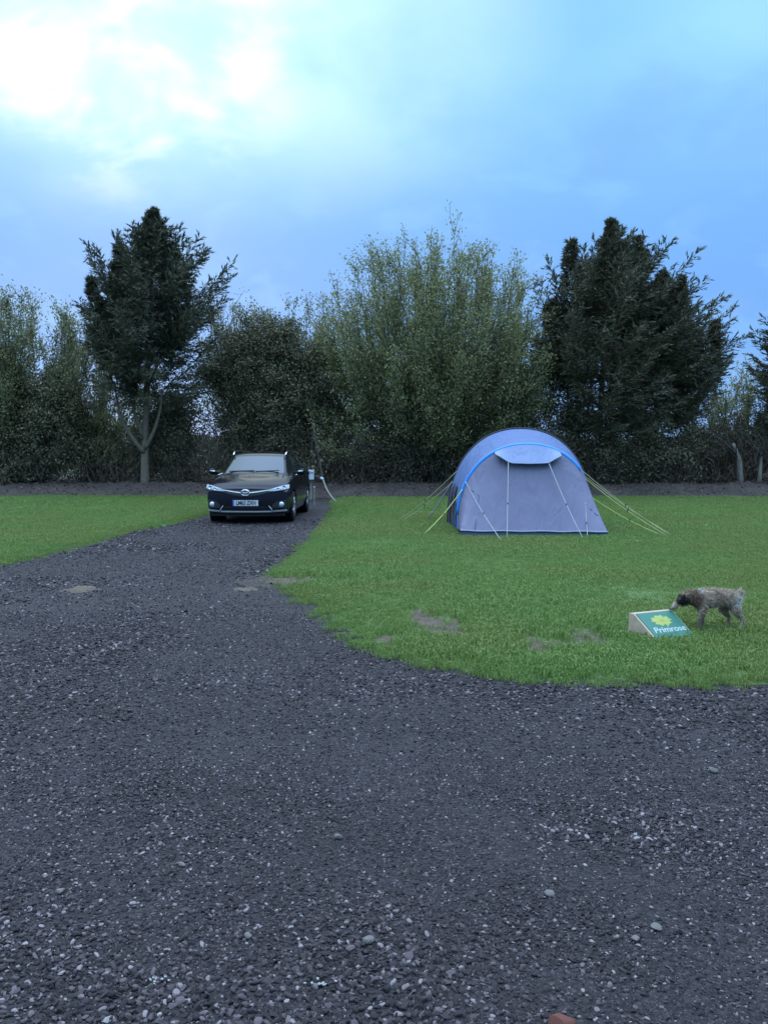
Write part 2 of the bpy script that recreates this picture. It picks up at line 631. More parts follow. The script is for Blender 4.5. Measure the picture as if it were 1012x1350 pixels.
def patch(name, cx, cy, rx, ry, m, h=0.015, zb=0.0, seed=0):
    n, rings = 26, 6
    V, F = [], []
    for r in range(1, rings + 1):
        for k in range(n):
            th = 2 * math.pi * k / n
            q = r / rings * (1 + 0.45 * float(vnoise(3 * math.cos(th) + seed, 3 * math.sin(th), 0.8, seed)) + 0.25 * float(vnoise(k, seed, 0.9, seed + 3)))
            z = zb + h * (1 - (r / rings) ** 2) - (0.012 if r == rings else 0) + 0.006 * float(vnoise(k, r, 0.7, seed + 5)) * (r < rings)
            V.append((cx + rx * q * math.cos(th), cy + ry * q * math.sin(th), z))
    V.append((cx, cy, zb + h))
    for r in range(rings - 1):
        for k in range(n):
            k2 = (k + 1) % n
            F.append((r * n + k, (r + 1) * n + k, (r + 1) * n + k2, r * n + k2))
    mb = MB()
    mb.add(V, F + [(len(V) - 1, k, (k + 1) % n) for k in range(n)])
    return tag(mb.build(name, m, None, True), kind='structure')


for i, (cx, cy, rx, ry) in enumerate(BARE):
    patch('bare_soil', cx, cy, rx * 0.9, ry * 0.9, M['dirt'], 0.010, 0.020, i + 1)
patch('sandy_patch', -3.33, 9.31, 0.17, 0.20, M['sand'], 0.006, 0.005, 21)
patch('sandy_patch', -1.50, 9.32, 0.13, 0.16, M['sand'], 0.006, 0.005, 24)
patch('worn_edge', -1.42, 9.75, 0.26, 0.5, M['bank'], 0.012, 0.008, 27)


# ------------------------------------------------------------------ scattered ground cover (uncountable)
def scatter(name, P, S, Rot, sources, m, kind='stuff'):
    me = bpy.data.meshes.new(name)
    n = len(P)
    me.vertices.add(n)
    me.vertices.foreach_set('co', np.asarray(P, np.float32).ravel())
    a = me.attributes.new('size', 'FLOAT_VECTOR', 'POINT')
    a.data.foreach_set('vector', np.asarray(S, np.float32).ravel())
    a = me.attributes.new('turn', 'FLOAT_VECTOR', 'POINT')
    a.data.foreach_set('vector', np.asarray(Rot, np.float32).ravel())
    a = me.attributes.new('pick', 'INT', 'POINT')
    a.data.foreach_set('value', rng.integers(0, len(sources), n).astype(np.int32))
    me.update()
    o = link_mesh(name, me, m)
    ng = bpy.data.node_groups.new(name + '_scatter', 'GeometryNodeTree')
    ng.interface.new_socket('Geometry', in_out='INPUT', socket_type='NodeSocketGeometry')
    ng.interface.new_socket('Geometry', in_out='OUTPUT', socket_type='NodeSocketGeometry')
    N, L = ng.nodes, ng.links
    gi, go = N.new('NodeGroupInput'), N.new('NodeGroupOutput')
    ip = N.new('GeometryNodeInstanceOnPoints')
    jn = N.new('GeometryNodeGeometryToInstance')
    for s in reversed(sources):
        oi = N.new('GeometryNodeObjectInfo')
        oi.inputs['Object'].default_value = s
        oi.inputs['As Instance'].default_value = False
        L.new(oi.outputs['Geometry'], jn.inputs[0])

    def attr(nm, t):
        a = N.new('GeometryNodeInputNamedAttribute')
        a.data_type = t
        a.inputs['Name'].default_value = nm
        return a.outputs['Attribute']
    ip.inputs['Pick Instance'].default_value = True
    L.new(gi.outputs[0], ip.inputs['Points'])
    L.new(jn.outputs[0], ip.inputs['Instance'])
    L.new(attr('pick', 'INT'), ip.inputs['Instance Index'])
    L.new(attr('turn', 'FLOAT_VECTOR'), ip.inputs['Rotation'])
    L.new(attr('size', 'FLOAT_VECTOR'), ip.inputs['Scale'])
    L.new(ip.outputs[0], go.inputs[0])
    md = o.modifiers.new('scatter', 'NODES')
    md.node_group = ng
    return tag(o, kind=kind)


def stone_mesh(name, seed, sub=2, flat=0.6):
    bm = bmesh.new()
    bmesh.ops.create_icosphere(bm, subdivisions=sub, radius=1)
    g = np.random.default_rng(seed)
    dirs = unit(g.normal(size=(9, 3)))
    cut = g.uniform(0.48, 0.9, 9)
    sc = (g.uniform(0.9, 1.25), g.uniform(0.65, 0.95), flat * g.uniform(0.8, 1.1))
    for v in bm.verts:
        p = np.array(v.co)
        for d, c in zip(dirs, cut):
            e = p @ d - c
            if e > 0:
                p = p - d * e * 0.92
        v.co = (p[0] * sc[0], p[1] * sc[1], p[2] * sc[2])
    me = bpy.data.meshes.new(name)
    bm.to_mesh(me)
    bm.free()
    return me


src_stone = []
for k in range(8):
    me = stone_mesh('gravel_piece', 100 + k, 1 if k < 5 else 2, 0.62)
    me.materials.append(M['stone'])
    src_stone.append(bpy.data.objects.new('gravel_piece', me))


def gravel_points(n, y0, y1, half, bias=1.0):
    u = rng.random(n * 2)
    y = np.sqrt(y0 ** 2 + (y1 ** 2 - y0 ** 2) * u)
    x = rng.uniform(-1, 1, n * 2) * (half * y + 0.4)
    jx, jy = x + rng.normal(0, .05, n * 2) + 0.07 * vnoise(x, y, 5, 91), y + rng.normal(0, .05, n * 2) + 0.07 * vnoise(x, y, 5, 92)
    k = ~in_poly(jx, jy, LAWN_R) & ~in_poly(jx, jy, LAWN_L)
    for (cx, cy, r_) in ((-3.33, 9.31, 0.11), (-1.5, 9.32, 0.08)):
        k &= (np.hypot((x - cx) * 0.8, y - cy) + 0.05 * vnoise(x, y, 11, 95) > r_) | (rng.random(n * 2) < 0.55)
    return x[k][:n], y[k][:n]


def gravel_layer(n, y0, y1, smin, smax, pw):
    x, y = gravel_points(n, y0, y1, 0.56)
    # coarse and fine stretches, as traffic leaves them
    c = 0.75 + 0.45 * vnoise(x, y, 0.9, 61) + 0.25 * vnoise(x, y, 2.7, 62)
    r = (smin + (smax - smin) * rng.random(len(x)) ** pw) * np.clip(c, 0.62, 1.3)
    P = np.column_stack([x, y, gz(x, y) + r * rng.uniform(0.0, 0.35, len(x))])
    return P, np.repeat(r[:, None], 3, 1) * rng.uniform(0.85, 1.15, (len(x), 3)), np.column_stack([rng.normal(0, .35, len(x)), rng.normal(0, .35, len(x)), rng.uniform(0, 6.28, len(x))])


parts_ = [gravel_layer(140000, 1.6, 4.2, 0.0026, 0.0130, 3.8), gravel_layer(80000, 4.2, 8.0, 0.0045, 0.019, 3.8), gravel_layer(60000, 8.0, 18.5, 0.009, 0.026, 3.0)]
P = np.vstack([p[0] for p in parts_])
S = np.vstack([p[1] for p in parts_])
Q = np.vstack([p[2] for p in parts_])
scatter('gravel', P, S, Q, src_stone, M['stone'])

# grass: small tufts of bent blades
src_tuft = []
for k in range(8):
    nb = 34
    px, py = rng.normal(0, 0.045, nb), rng.normal(0, 0.045, nb)
    h = rng.uniform(0.020, 0.045, nb)
    az = rng.uniform(0, 6.28, nb)
    bend = rng.uniform(0.1, 0.9, nb)
    w = rng.uniform(0.0022, 0.0042, nb)
    V, F = [], []
    for i in range(nb):
        d = np.array([math.cos(az[i]), math.sin(az[i]), 0])
        s = np.array([-d[1], d[0], 0]) * w[i]
        b0 = np.array([px[i], py[i], -0.012])
        m1 = b0 + d * h[i] * bend[i] * 0.35 + np.array([0, 0, h[i] * 0.62 + 0.012])
        t1 = b0 + d * h[i] * bend[i] + np.array([0, 0, h[i] * (1 - 0.3 * bend[i]) + 0.012])
        q = len(V)
        V += [b0 - s, b0 + s, m1 + s * 0.8, m1 - s * 0.8, t1]
        F += [(q, q + 1, q + 2, q + 3), (q + 3, q + 2, q + 4)]
    me = bpy.data.meshes.new('grass_tuft')
    me.from_pydata([tuple(p) for p in V], [], F)
    me.materials.append(M['grass'])
    src_tuft.append(bpy.data.objects.new('grass_tuft', me))


def grass_pts(poly, n, x0, x1, y0, y1, dens):
    x, y = rng.uniform(x0, x1, n), rng.uniform(y0, y1, n)
    k = (rng.random(n) < dens(y)) & (np.abs(x) < 0.52 * y + 1.0)
    x, y = x[k], y[k]
    k = in_poly(x + rng.normal(0, .035, len(x)) + 0.06 * vnoise(x, y, 4, 93), y + rng.normal(0, .035, len(x)) + 0.06 * vnoise(x, y, 4, 94), poly)
    x, y = x[k], y[k]
    k = rng.random(len(x)) > np.minimum(bare_amount(x, y) * 1.3, 0.96)
    x, y = x[k], y[k]
    k = ~((x > 1.30) & (x < 3.9) & (y > 14.5) & (y < 18.5))
    return x[k], y[k]


gx1, gy1 = grass_pts(LAWN_R, 150000, -2, 16, 5.2, 27, lambda y: np.clip(1.15 - (y - 5) / 26, 0.35, 1))
gx2, gy2 = grass_pts(LAWN_L, 60000, -16, -3, 9, 27.5, lambda y: np.clip(1.1 - (y - 9) / 26, 0.4, 1))
gx, gy = np.concatenate([gx1, gx2]), np.concatenate([gy1, gy2])
n = len(gx)
ed = np.concatenate([edge_dist(gx1, gy1, LAWN_R[::2]), edge_dist(gx2, gy2, LAWN_L[::2])])
sc = rng.uniform(0.75, 1.25, n) * (1 + 0.35 * vnoise(gx, gy, 0.8, 71)) * np.clip(0.9 + 0.02 * gy, 0.9, 1.3) * np.clip(0.55 + ed * 1.2, 0.55, 1)
gzv = 0.005 + 0.025 * np.clip(ed / 0.25, 0, 1)
scatter('grass', np.column_stack([gx, gy, gzv]), np.column_stack([sc, sc, sc * rng.uniform(0.8, 1.25, n)]),
        np.column_stack([rng.normal(0, .12, n), rng.normal(0, .12, n), rng.uniform(0, 6.28, n)]), src_tuft, M['grass'])

# dead leaves and twigs on the bank
n = 9000
x, y = rng.uniform(-17, 17, n), rng.uniform(25.9, 29.8, n)
P = np.column_stack([x, y, bank_h(x, y) + 0.01])
A = np.column_stack([rng.normal(size=(n, 2)), rng.normal(0, 0.45, n)])
tag(quads('leaf_litter', leaves(P, A, rng.uniform(0.05, 0.16, n), rng.uniform(0.02, 0.05, n)), M['litter']), kind='stuff')


# ------------------------------------------------------------------ vegetation
def limb_tree(mb, g, base, dirv, length, rad, depth, spread, up, tips, seg=5):
    """curved limb with forks; collects tip points as (pos, dir)"""
    pts, p, d = [base], np.array(base, float), unit(np.array(dirv, float))
    n = 6
    for i in range(n):
        d = unit(d + g.normal(0, 0.09, 3) + np.array([0, 0, up]))
        p = p + d * length / n
        pts.append(p.copy())
        if depth > 0 and i >= 2:
            for _ in range(2 if i == n - 1 else 1):
                side = unit(np.cross(d, g.normal(size=3)))
                limb_tree(mb, g, p, d + side * spread, length * g.uniform(0.45, 0.7), rad * (1 - 0.75 * (i + 1) / n) * 0.75 + 0.003, depth - 1, spread, up, tips, max(3, seg - 1))
        if depth <= 1:
            tips.append((p.copy(), d.copy()))
    mb.tube(pts, list(np.linspace(rad, max(rad * 0.25, 0.003), n + 1)), seg, cap=False)


def conifer(label, group, x, y, zb, H, cb, Rm, seed, m, bark, leaders, lean=0.25, nbr=430, forks=()):
    """tall conifer whose plumes nod downwind; leaders = (dx, dy, height) of its tops"""
    g = np.random.default_rng(seed)
    root = tag(empty('conifer_tree', (x, y, zb)), label, 'tree', group)
    t = MB()
    for (dx, dy, h) in leaders:
        first = (dx, dy, h) == leaders[0]
        way = [(0, 0, -0.3), (0.04, 0, cb * 0.5)] if first else [(leaders[0][0] * 0.3, 0, h * 0.42)]
        t.tube(bez(way + [(dx * 0.7, dy * 0.7, h * 0.65), (dx, dy, h * 0.98)], 12), list(np.linspace(0.16 if first else 0.06, 0.012, 12)), 8)
    for f in forks:
        t.tube(bez(f[0], 10), list(np.linspace(f[1], f[1] * 0.35, 10)), 7)
    t.build('trunk', bark, root, True)
    P, A, Ls, Ws = [], [], [], []
    for (dx, dy, h) in leaders:
        main = (dx, dy, h) == leaders[0]
        k = int(nbr * 2.1) if main else int(nbr * 0.42)
        zlo = cb * 0.8 if main else h * 0.52
        Rl = Rm if main else Rm * 0.42
        for i in range(k):
            s = (i + g.random()) / k
            z0 = zlo + (h - zlo) * s ** 0.9
            f = z0 / h
            c = np.array([dx * min(1, f * 1.1), dy * min(1, f * 1.1), z0])
            q = max(0.0, (z0 - zlo) / (h - zlo))
            prof = (0.84 + 0.5 * q) if q < 0.32 else max(0.0, (1 - q) / 0.68) ** 1.1
            plume = i % 5 == 0
            br = Rl * min(prof, 1.0) * (g.uniform(0.98, 1.24) if plume else g.uniform(0.42, 0.98))
            az = g.uniform(0, 2 * math.pi)
            el = R((g.uniform(12, 30) if plume else g.uniform(-14, 24)) + 36 * q ** 1.6)
            if q < 0.2 and g.random() < 0.25:
                br *= 0.55
            d = np.array([math.cos(az) * math.cos(el), math.sin(az) * math.cos(el), math.sin(el)])
            br = max(br, 0.10)
            nt = int((14 + 20 * br) if plume else (10 + 9 * br))
            T = np.linspace(0.22, 1.0, nt)
            wind = np.array([lean, -0.05, 0.0])
            cur = c + d * (T * br)[:, None] + np.array([0, 0, 1]) * ((0.42 if plume else 0.22) * br * T ** 2)[:, None] + wind * (br * 0.75 * T ** 3)[:, None] * (0.4 + 0.6 * q)
            tan = unit(np.gradient(cur, axis=0))
            side = unit(np.cross(tan, np.array([0, 0, 1.0])) + g.normal(0, 0.6 if plume else 0.25, (nt, 3)))
            sg = np.where(np.arange(nt) % 2 == 0, 1, -1)[:, None]
            tw = unit(tan * 0.75 + side * sg * 0.7 + g.normal(0, 0.22, (nt, 3)) + np.array([lean * 0.5, 0, -0.05]))
            tl = (0.07 + 0.36 * br ** 0.6) * (1.15 - 0.80 * T) * (0.72 if plume else 1.0)
            m_ = 9
            U = np.linspace(0.05, 1, m_)
            pts = cur[:, None, :] + tw[:, None, :] * (tl[:, None] * U[None, :])[:, :, None] + np.array([lean * 0.12, 0, -0.10]) * (tl[:, None] * U[None, :] ** 2)[:, :, None]
            ax = tw[:, None, :] + g.normal(0, 0.22 if plume else 0.34, (nt, m_, 3))
            P.append(pts.reshape(-1, 3))
            A.append(ax.reshape(-1, 3))
            kk = nt * m_
            Ls.append(g.uniform(0.10, 0.21, kk))
            Ws.append(g.uniform(0.021, 0.037, kk))
    P, A, Ls, Ws = np.vstack(P), np.vstack(A), np.concatenate(Ls), np.concatenate(Ws)
    quads('crown', leaves(P, A, Ls, Ws, g), m, root)
    return root


def fan_shrub(name, label, cat, x, y, zb, W, H, seed, mleaf, nstem, twigs, nleaf, leaf=(0.06, 0.03), spread=0.95, squash=0.75, low=0.2, group=None, bark='twig', srad=0.05, dome=0.5, fan=0.0):
    """many-stemmed spring tree: stems fan out from the base into upright twigs"""
    g = np.random.default_rng(seed)
    root = tag(empty(name, (x, y, zb)), label, cat, group)
    tb = MB()
    LP, LA = [], []
    for i in range(nstem):
        az = i * 2.39996 + g.normal(0, 0.15)
        rr = min(1.0, math.sqrt((i * 7 % nstem + 0.5) / nstem) * g.uniform(0.92, 1.06))
        ex, ey = rr * W * math.cos(az), rr * W * 0.6 * math.sin(az)
        hh = H * max(0.0, 1 - (rr * spread) ** 2 * 0.85) ** dome * (g.uniform(0.82, 1.04) if i % 3 else g.uniform(0.4, 0.85))
        b = np.array([g.normal(0, 0.35), g.normal(0, 0.3), -0.1])
        tip = np.array([ex, ey, hh])
        c1 = b + (tip - b) * 0.35 + np.array([ex * 0.06, 0, H * 0.02])
        c2 = b + (tip - b) * 0.72 + np.array([ex * 0.12, ey * 0.1, -H * 0.03]) + g.normal(0, 0.12, 3)
        cv = bez([b, c1, c2, tip], 14)
        r0 = srad * g.uniform(0.6, 1.2)
        tb.tube(cv, list(np.linspace(r0, 0.006, 14)), 5, cap=False)
        for k in range(twigs):
            t = g.uniform(low, 1.0)
            j = min(12, int(t * 13))
            p0 = cv[j] + (cv[j + 1] - cv[j]) * (t * 13 - j)
            d = unit(cv[j + 1] - cv[j])
            d = unit(d * (0.55 + fan * 0.4) + g.normal(0, 0.45, 3) + np.array([(0.12 + 0.3 * fan) * ex / W, fan * 0.3 * ey / W, 0.45 - 0.28 * fan]))
            L_ = g.uniform(0.5, 1.3) * (1.1 - 0.4 * t) * H / 8
            p1 = p0 + d * L_ * 0.5 + g.normal(0, 0.05, 3)
            p2 = p1 + unit(d + np.array([0, 0, 0.25]) + g.normal(0, 0.2, 3)) * L_ * 0.5
            tb.tube([p0, p1, p2], [0.011, 0.008, 0.004], 3, cap=False)
            m_ = max(4, int(nleaf * g.uniform(0.5, 1.5) * (0.55 + 0.45 * min(1, t / 0.6))))
            u = g.random(m_)
            pp = np.where(u[:, None] < 0.5, p0 + (p1 - p0) * (u * 2)[:, None], p1 + (p2 - p1) * (u * 2 - 1)[:, None])
            LP.append(pp + g.normal(0, 0.06 + 0.05 * squash, (m_, 3)))
            LA.append(d + g.normal(0, 0.7, (m_, 3)))
    tb.build('trunk', M[bark], root, True)
    P, A = np.vstack(LP), np.vstack(LA)
    n = len(P)
    quads('crown', leaves(P, A, leaf[0] * g.uniform(0.6, 1.5, n), leaf[1] * g.uniform(0.6, 1.4, n), g), mleaf, root)
    return root


def clump_bush(name, label, cat, x, y, zb, lobes, n, seed, mleaf, leaf=(0.09, 0.05), nclump=160, sig=0.2, stems=6, group=None, bark='twig', kind=None, shell=0.45):
    """dense bush: leaf clumps spread through several lobes (cx, cy, cz, rx, ry, rz)"""
    g = np.random.default_rng(seed)
    root = tag(empty(name, (x, y, zb)), label, cat, group, kind)
    vol = np.array([l[3] * l[4] * l[5] for l in lobes])
    C = []
    for l, q in zip(lobes, (vol ** 0.75 / (vol ** 0.75).sum() * nclump).astype(int)):
        d = unit(g.normal(size=(q, 3)))
        r = g.random(q) ** shell
        c = np.array(l[:3]) + d * r[:, None] * np.array(l[3:])
        C.append(c)
    C = np.vstack(C)
    C = C[C[:, 2] > 0.05]
    idx = g.integers(0, len(C), n)
    size = g.uniform(0.6, 1.6, len(C))
    off = g.normal(0, 1, (n, 3)) * sig * size[idx][:, None] * np.array([1, 1, 0.75])
    P = C[idx] + off
    P = P[P[:, 2] > 0.0]
    m_ = len(P)
    A = unit(off[:m_]) * 0.7 + g.normal(0, 0.7, (m_, 3)) + np.array([0, 0, 0.1])
    top = max(l[2] + l[5] * 0.7 for l in lobes)
    tb = MB()
    tips = []
    for i in range(stems):
        c = C[g.integers(0, len(C))]
        b = np.array([g.normal(0, 0.15) + c[0] * 0.15, g.normal(0, 0.15), -0.15])
        tb.tube(bez([b, b * 0.6 + c * 0.4 + g.normal(0, 0.1, 3) + np.array([0, 0, 0.2]), c], 8), list(np.linspace(0.06, 0.012, 8)), 5, cap=False)
    tb.build('trunk', M[bark], root, True)
    quads('crown', leaves(P, A, leaf[0] * g.uniform(0.6, 1.4, m_), leaf[1] * g.uniform(0.6, 1.4, m_), g), mleaf, root)
    return root


# tall conifers
conifer('tall dark conifer with a forked bare trunk, left of the black car', 'conifers in the hedge row', -7.85, 28.2, 0.32, 9.0, 3.2, 2.45, 11, M['conifer'], M['bark'],
        [(0.42, 0, 8.7), (-0.75, 0.2, 7.7), (-1.6, 0.1, 6.6), (1.2, -0.2, 7.4)], 0.20, 190,
        forks=[([(0.02, -0.05, 1.05), (-0.32, -0.2, 1.55), (-0.68, -0.3, 2.3), (-0.82, -0.3, 3.3)], 0.085),
               ([(0.02, -0.05, 1.15), (0.36, -0.2, 1.7), (0.60, -0.25, 2.4), (0.68, -0.2, 3.1)], 0.075),
               ([(0.0, -0.05, 1.5), (-0.22, -0.15, 2.3), (-0.42, -0.2, 3.2), (-0.5, -0.1, 4.0)], 0.06)])
conifer('tallest conifer behind the tent with several ragged tops', 'conifers in the hedge row', 7.15, 29.0, 0.35, 8.6, 1.8, 3.0, 23, M['conifer_b'], M['bark'],
        [(0.35, 0, 8.55), (-0.95, 0.2, 8.0), (1.25, 0.1, 8.1), (-1.6, 0, 6.0)], 0.26, 215)
conifer('shorter conifer on the right of the tallest one, plumes sweeping right', 'conifers in the hedge row', 9.3, 29.6, 0.35, 7.4, 1.9, 2.35, 37, M['conifer_b'], M['bark'],
        [(0.1, 0, 7.0), (0.75, 0.1, 6.9), (1.9, 0, 5.4), (-0.6, -0.2, 6.4)], 0.36, 190)
conifer('conifer cut by the right edge, its plumes reaching over the low hedge', 'conifers in the hedge row', 14.2, 29.4, 0.35, 7.0, 1.5, 1.9, 41, M['conifer'], M['bark'],
        [(0.0, 0, 6.6), (-0.6, 0.1, 5.6)], -0.35, 170)

# spring broadleaves
fan_shrub('willow_tree', 'wide pale green many-stemmed spring tree behind the tent', 'tree', 1.80, 29.5, 0.3, 4.5, 8.35, 151, M['willow'], 221, 30, 29, (0.085, 0.045), low=0.12, srad=0.03, dome=0.42, fan=1.0)
fan_shrub('hawthorn_tree', 'grey-green spring tree with twiggy top at the left edge', 'tree', -12.6, 29.6, 0.3, 2.9, 6.6, 58, M['hawthorn'], 70, 24, 30, (0.085, 0.047), spread=0.8, srad=0.03, dome=0.25)
fan_shrub('hawthorn_tree', 'thin twiggy tree showing sky, between left edge and forked conifer', 'tree', -10.2, 31.0, 0.3, 2.2, 5.6, 53, M['hawthorn'], 34, 20, 26, (0.085, 0.045), spread=0.8, srad=0.03, dome=0.3)
fan_shrub('hawthorn_tree', 'sparse twiggy tree rising above the dark ivy mass behind the car', 'tree', -4.3, 31.0, 0.3, 2.9, 6.5, 54, M['hawthorn'], 52, 22, 26, (0.085, 0.046), low=0.3, spread=0.75, srad=0.03, dome=0.3)
fan_shrub('hawthorn_tree', 'loose leafy tree filling the gap left of the wide spring tree', 'tree', -1.9, 30.8, 0.3, 1.9, 5.3, 55, M['hawthorn'], 36, 20, 28, (0.085, 0.046), low=0.4, spread=0.7, srad=0.03)
fan_shrub('hawthorn_tree', 'pale sparse young tree in the gap right of the conifers', 'tree', 12.5, 31.0, 0.3, 2.2, 4.3, 56, M['willow'], 34, 18, 24, (0.085, 0.046), spread=0.8, srad=0.03)
# dark ivy-clad mass behind the car
clump_bush('ivy_tree', 'dark ivy-smothered tree directly behind the black car', 'tree', -4.0, 29.6, 0.3,
           [(-0.1, 0, 1.4, 1.8, 1.0, 1.6), (0.1, 0, 2.8, 1.9, 1.1, 1.5), (-0.5, 0.1, 4.2, 1.7, 1.0, 1.3), (1.1, 0, 3.8, 1.4, 0.9, 1.2), (-1.4, 0, 3.7, 1.0, 0.8, 1.0), (0.1, 0, 5.1, 1.1, 0.8, 0.8)],
           95000, 61, M['ivy'], (0.078, 0.05), 420, 0.18)
# bushes along the hedge foot
BU = [('dense dark bush at the left edge under the grey-green tree', -12.3, 29.2, [(0, 0, 1.4, 2.4, 1.0, 1.9), (-0.8, 0, 3.1, 1.9, 0.9, 1.6), (1.2, 0, 2.5, 1.4, 0.9, 1.3)], 50000, 'ivy'),
      ('low green bush left of the forked conifer trunk', -9.4, 29.8, [(0, 0, 1.0, 1.4, 0.8, 1.3), (-0.6, 0, 1.6, 1.0, 0.7, 1.0)], 17000, 'hawthorn'),
      ('dark bush right of the forked conifer trunk', -6.9, 29.4, [(-0.9, 0.6, 1.5, 1.0, 0.6, 1.8), (0, 0, 1.2, 1.0, 0.8, 1.4), (-0.1, 0, 2.4, 0.9, 0.6, 1.0), (-0.8, 0.2, 1.9, 0.9, 0.6, 1.1)], 30000, 'ivy'),
      ('dark low bush between the hook-up post and the tent', 0.3, 29.4, [(0, 0, 0.7, 1.9, 0.8, 1.0), (1.3, 0, 1.0, 1.5, 0.8, 1.2)], 26000, 'under'),
      ('dark bush under the conifers, directly behind the tent', 7.2, 29.0, [(0, 0, 1.2, 2.2, 0.9, 1.7), (1.8, 0, 1.1, 1.7, 0.8, 1.5), (-1.9, 0, 1.0, 1.6, 0.8, 1.4), (-2.5, 0.3, 2.4, 1.1, 0.7, 1.5)], 52000, 'ivy'),
      ('low hedge bush beside the pale trunks near the right edge', 12.3, 29.9, [(-1.2, 0, 1.0, 1.5, 0.7, 1.3), (0.4, 0, 1.3, 1.6, 0.7, 1.2), (2.0, 0, 1.3, 1.5, 0.7, 1.3)], 32000, 'under')]
for i, (lab, bx, by, lobes, n, mk) in enumerate(BU):
    clump_bush('bush', lab, 'bush', bx, by, 0.3, lobes, n, 70 + i, M[mk], (0.085, 0.05), max(60, n // 150), 0.17, group='bushes along the hedge foot')

n = 9000
x = rng.uniform(-17, 17, n)
y = rng.uniform(28.4, 29.6, n)
P = np.column_stack([x, y, 0.3 + 1.3 * rng.random(n) ** 1.6])
tag(quads('dry_stems', leaves(P, np.column_stack([rng.normal(0, .5, n), rng.normal(0, .5, n), rng.uniform(0.2, 1.2, n)]), rng.uniform(0.3, 0.9, n), rng.uniform(0.012, 0.026, n)), M['litter']), kind='stuff')
# continuous tangle at the hedge foot and the hedge far behind
n = 80000
x = rng.uniform(-18, 18, n)
y = rng.uniform(29.3, 33.0, n)
hh = 1.55 + 0.6 * vnoise(x, y, 0.5, 81) + 0.5 * vnoise(x, y, 1.4, 82)
P = np.column_stack([x, y, 0.25 + hh * rng.random(n) ** 0.8])
tag(quads('undergrowth', leaves(P, rng.normal(size=(n, 3)) + np.array([0, 0, .3]), rng.uniform(0.06, 0.17, n), rng.uniform(0.02, 0.06, n)), M['under']), kind='stuff')
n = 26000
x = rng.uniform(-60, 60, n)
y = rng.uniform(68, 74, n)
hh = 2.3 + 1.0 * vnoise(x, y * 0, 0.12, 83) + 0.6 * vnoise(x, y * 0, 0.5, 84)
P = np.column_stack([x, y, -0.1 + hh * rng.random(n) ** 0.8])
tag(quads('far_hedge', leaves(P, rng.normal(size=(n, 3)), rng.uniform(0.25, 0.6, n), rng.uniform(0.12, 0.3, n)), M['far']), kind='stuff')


def bare_trunk(label, x, y, pts, r, m, twigs, seed):
    g = np.random.default_rng(seed)
    root = tag(empty('bare_tree', (x, y, 0.28)), label, 'tree', 'bare trunks in the hedge')
    c = bez(pts, 12)
    MB().tube(c, list(np.linspace(r, r * 0.45, 12)), 8).build('trunk', m, root, True)
    b = MB()
    tips = []
    for k in range(twigs):
        j = g.integers(5, 12)
        d = np.array([g.normal(), g.normal() * 0.5, 0.7])
        limb_tree(b, g, c[j], d, g.uniform(0.5, 1.1), r * 0.3, 1, 0.6, 0.1, tips, 4)
    b.build('branch', M['twig'], root, True)


bare_trunk('slender grey trunk leaning left beside the hook-up post', -1.95, 28.6, [(0, 0, -0.2), (-0.15, 0, 0.6), (-0.3, 0, 1.4), (-0.42, 0, 2.2)], 0.046, M['bark'], 7, 91)
bare_trunk('thick pale trunk with a crooked top near the right edge', 12.05, 28.9, [(0, 0, -0.2), (-0.08, 0, 0.4), (-0.14, 0, 0.9), (-0.35, 0, 1.4)], 0.13, M['bark_pale'], 6, 92)
bare_trunk('short pale trunk just right of the thick pale one', 12.62, 28.9, [(0, 0, -0.2), (0.02, 0, 0.4), (0.05, 0, 1.1)], 0.10, M['bark_pale'], 5, 93)
bare_trunk('slanting pale trunk at the right edge of the photo', 12.95, 28.7, [(-0.1, 0, -0.2), (0.12, 0, 0.4), (0.32, 0, 1.3)], 0.12, M['bark_pale'], 5, 94)


# ------------------------------------------------------------------ the car
M['paint'] = mat('black_paint', (0.012, 0.012, 0.015), 0.12, spec=0.12, coat=0.0)
M['paint'].node_tree.nodes['Principled BSDF'].inputs['Specular Tint'].default_value = (0.62, 0.74, 1.0, 1)
M['plastic'] = mat('black_plastic', (0.018, 0.018, 0.019), 0.55, var=0.15, scale=60)
M['grille'] = mat('grille_black', (0.008, 0.008, 0.009), 0.4)
M['chrome'] = mat('chrome', (0.75, 0.76, 0.78), 0.12, metal=1.0)
M['silver'] = mat('silver_paint', (0.42, 0.43, 0.45), 0.4, metal=0.3)
M['satin'] = mat('satin_chrome', (0.72, 0.73, 0.75), 0.35, metal=0.35)
M['lens'] = mat('headlight_lens', (0.36, 0.40, 0.45), 0.08, spec=0.9, coat=1.0)
M['bulb'] = mat('headlight_bowl', (0.80, 0.83, 0.86), 0.12, metal=0.7, coat=1.0)
M['tyre'] = mat('tyre_rubber', (0.020, 0.020, 0.021), 0.85, spec=0.2, var=0.2, scale=30, bump=0.3)
M['rim'] = mat('alloy_rim', (0.45, 0.46, 0.48), 0.3, metal=0.9)
M['liner'] = mat('arch_liner', (0.008, 0.008, 0.008), 0.95, spec=0.1)
M['plate'] = mat('plate_white', (0.58, 0.60, 0.62), 0.4)
M['plate_blue'] = mat('plate_blue', (0.02, 0.07, 0.35), 0.4)
M['ink'] = mat('plate_black', (0.01, 0.01, 0.01), 0.5)
m, nt, N, L, b = new_mat('car_glass')
b.inputs['Base Color'].default_value = (0.012, 0.016, 0.018, 1)
b.inputs['Roughness'].default_value = 0.03
b.inputs['IOR'].default_value = 1.45
b.inputs['Specular IOR Level'].default_value = 0.6
b.inputs['Specular Tint'].default_value = (0.42, 0.70, 1.0, 1)
M['glass'] = m


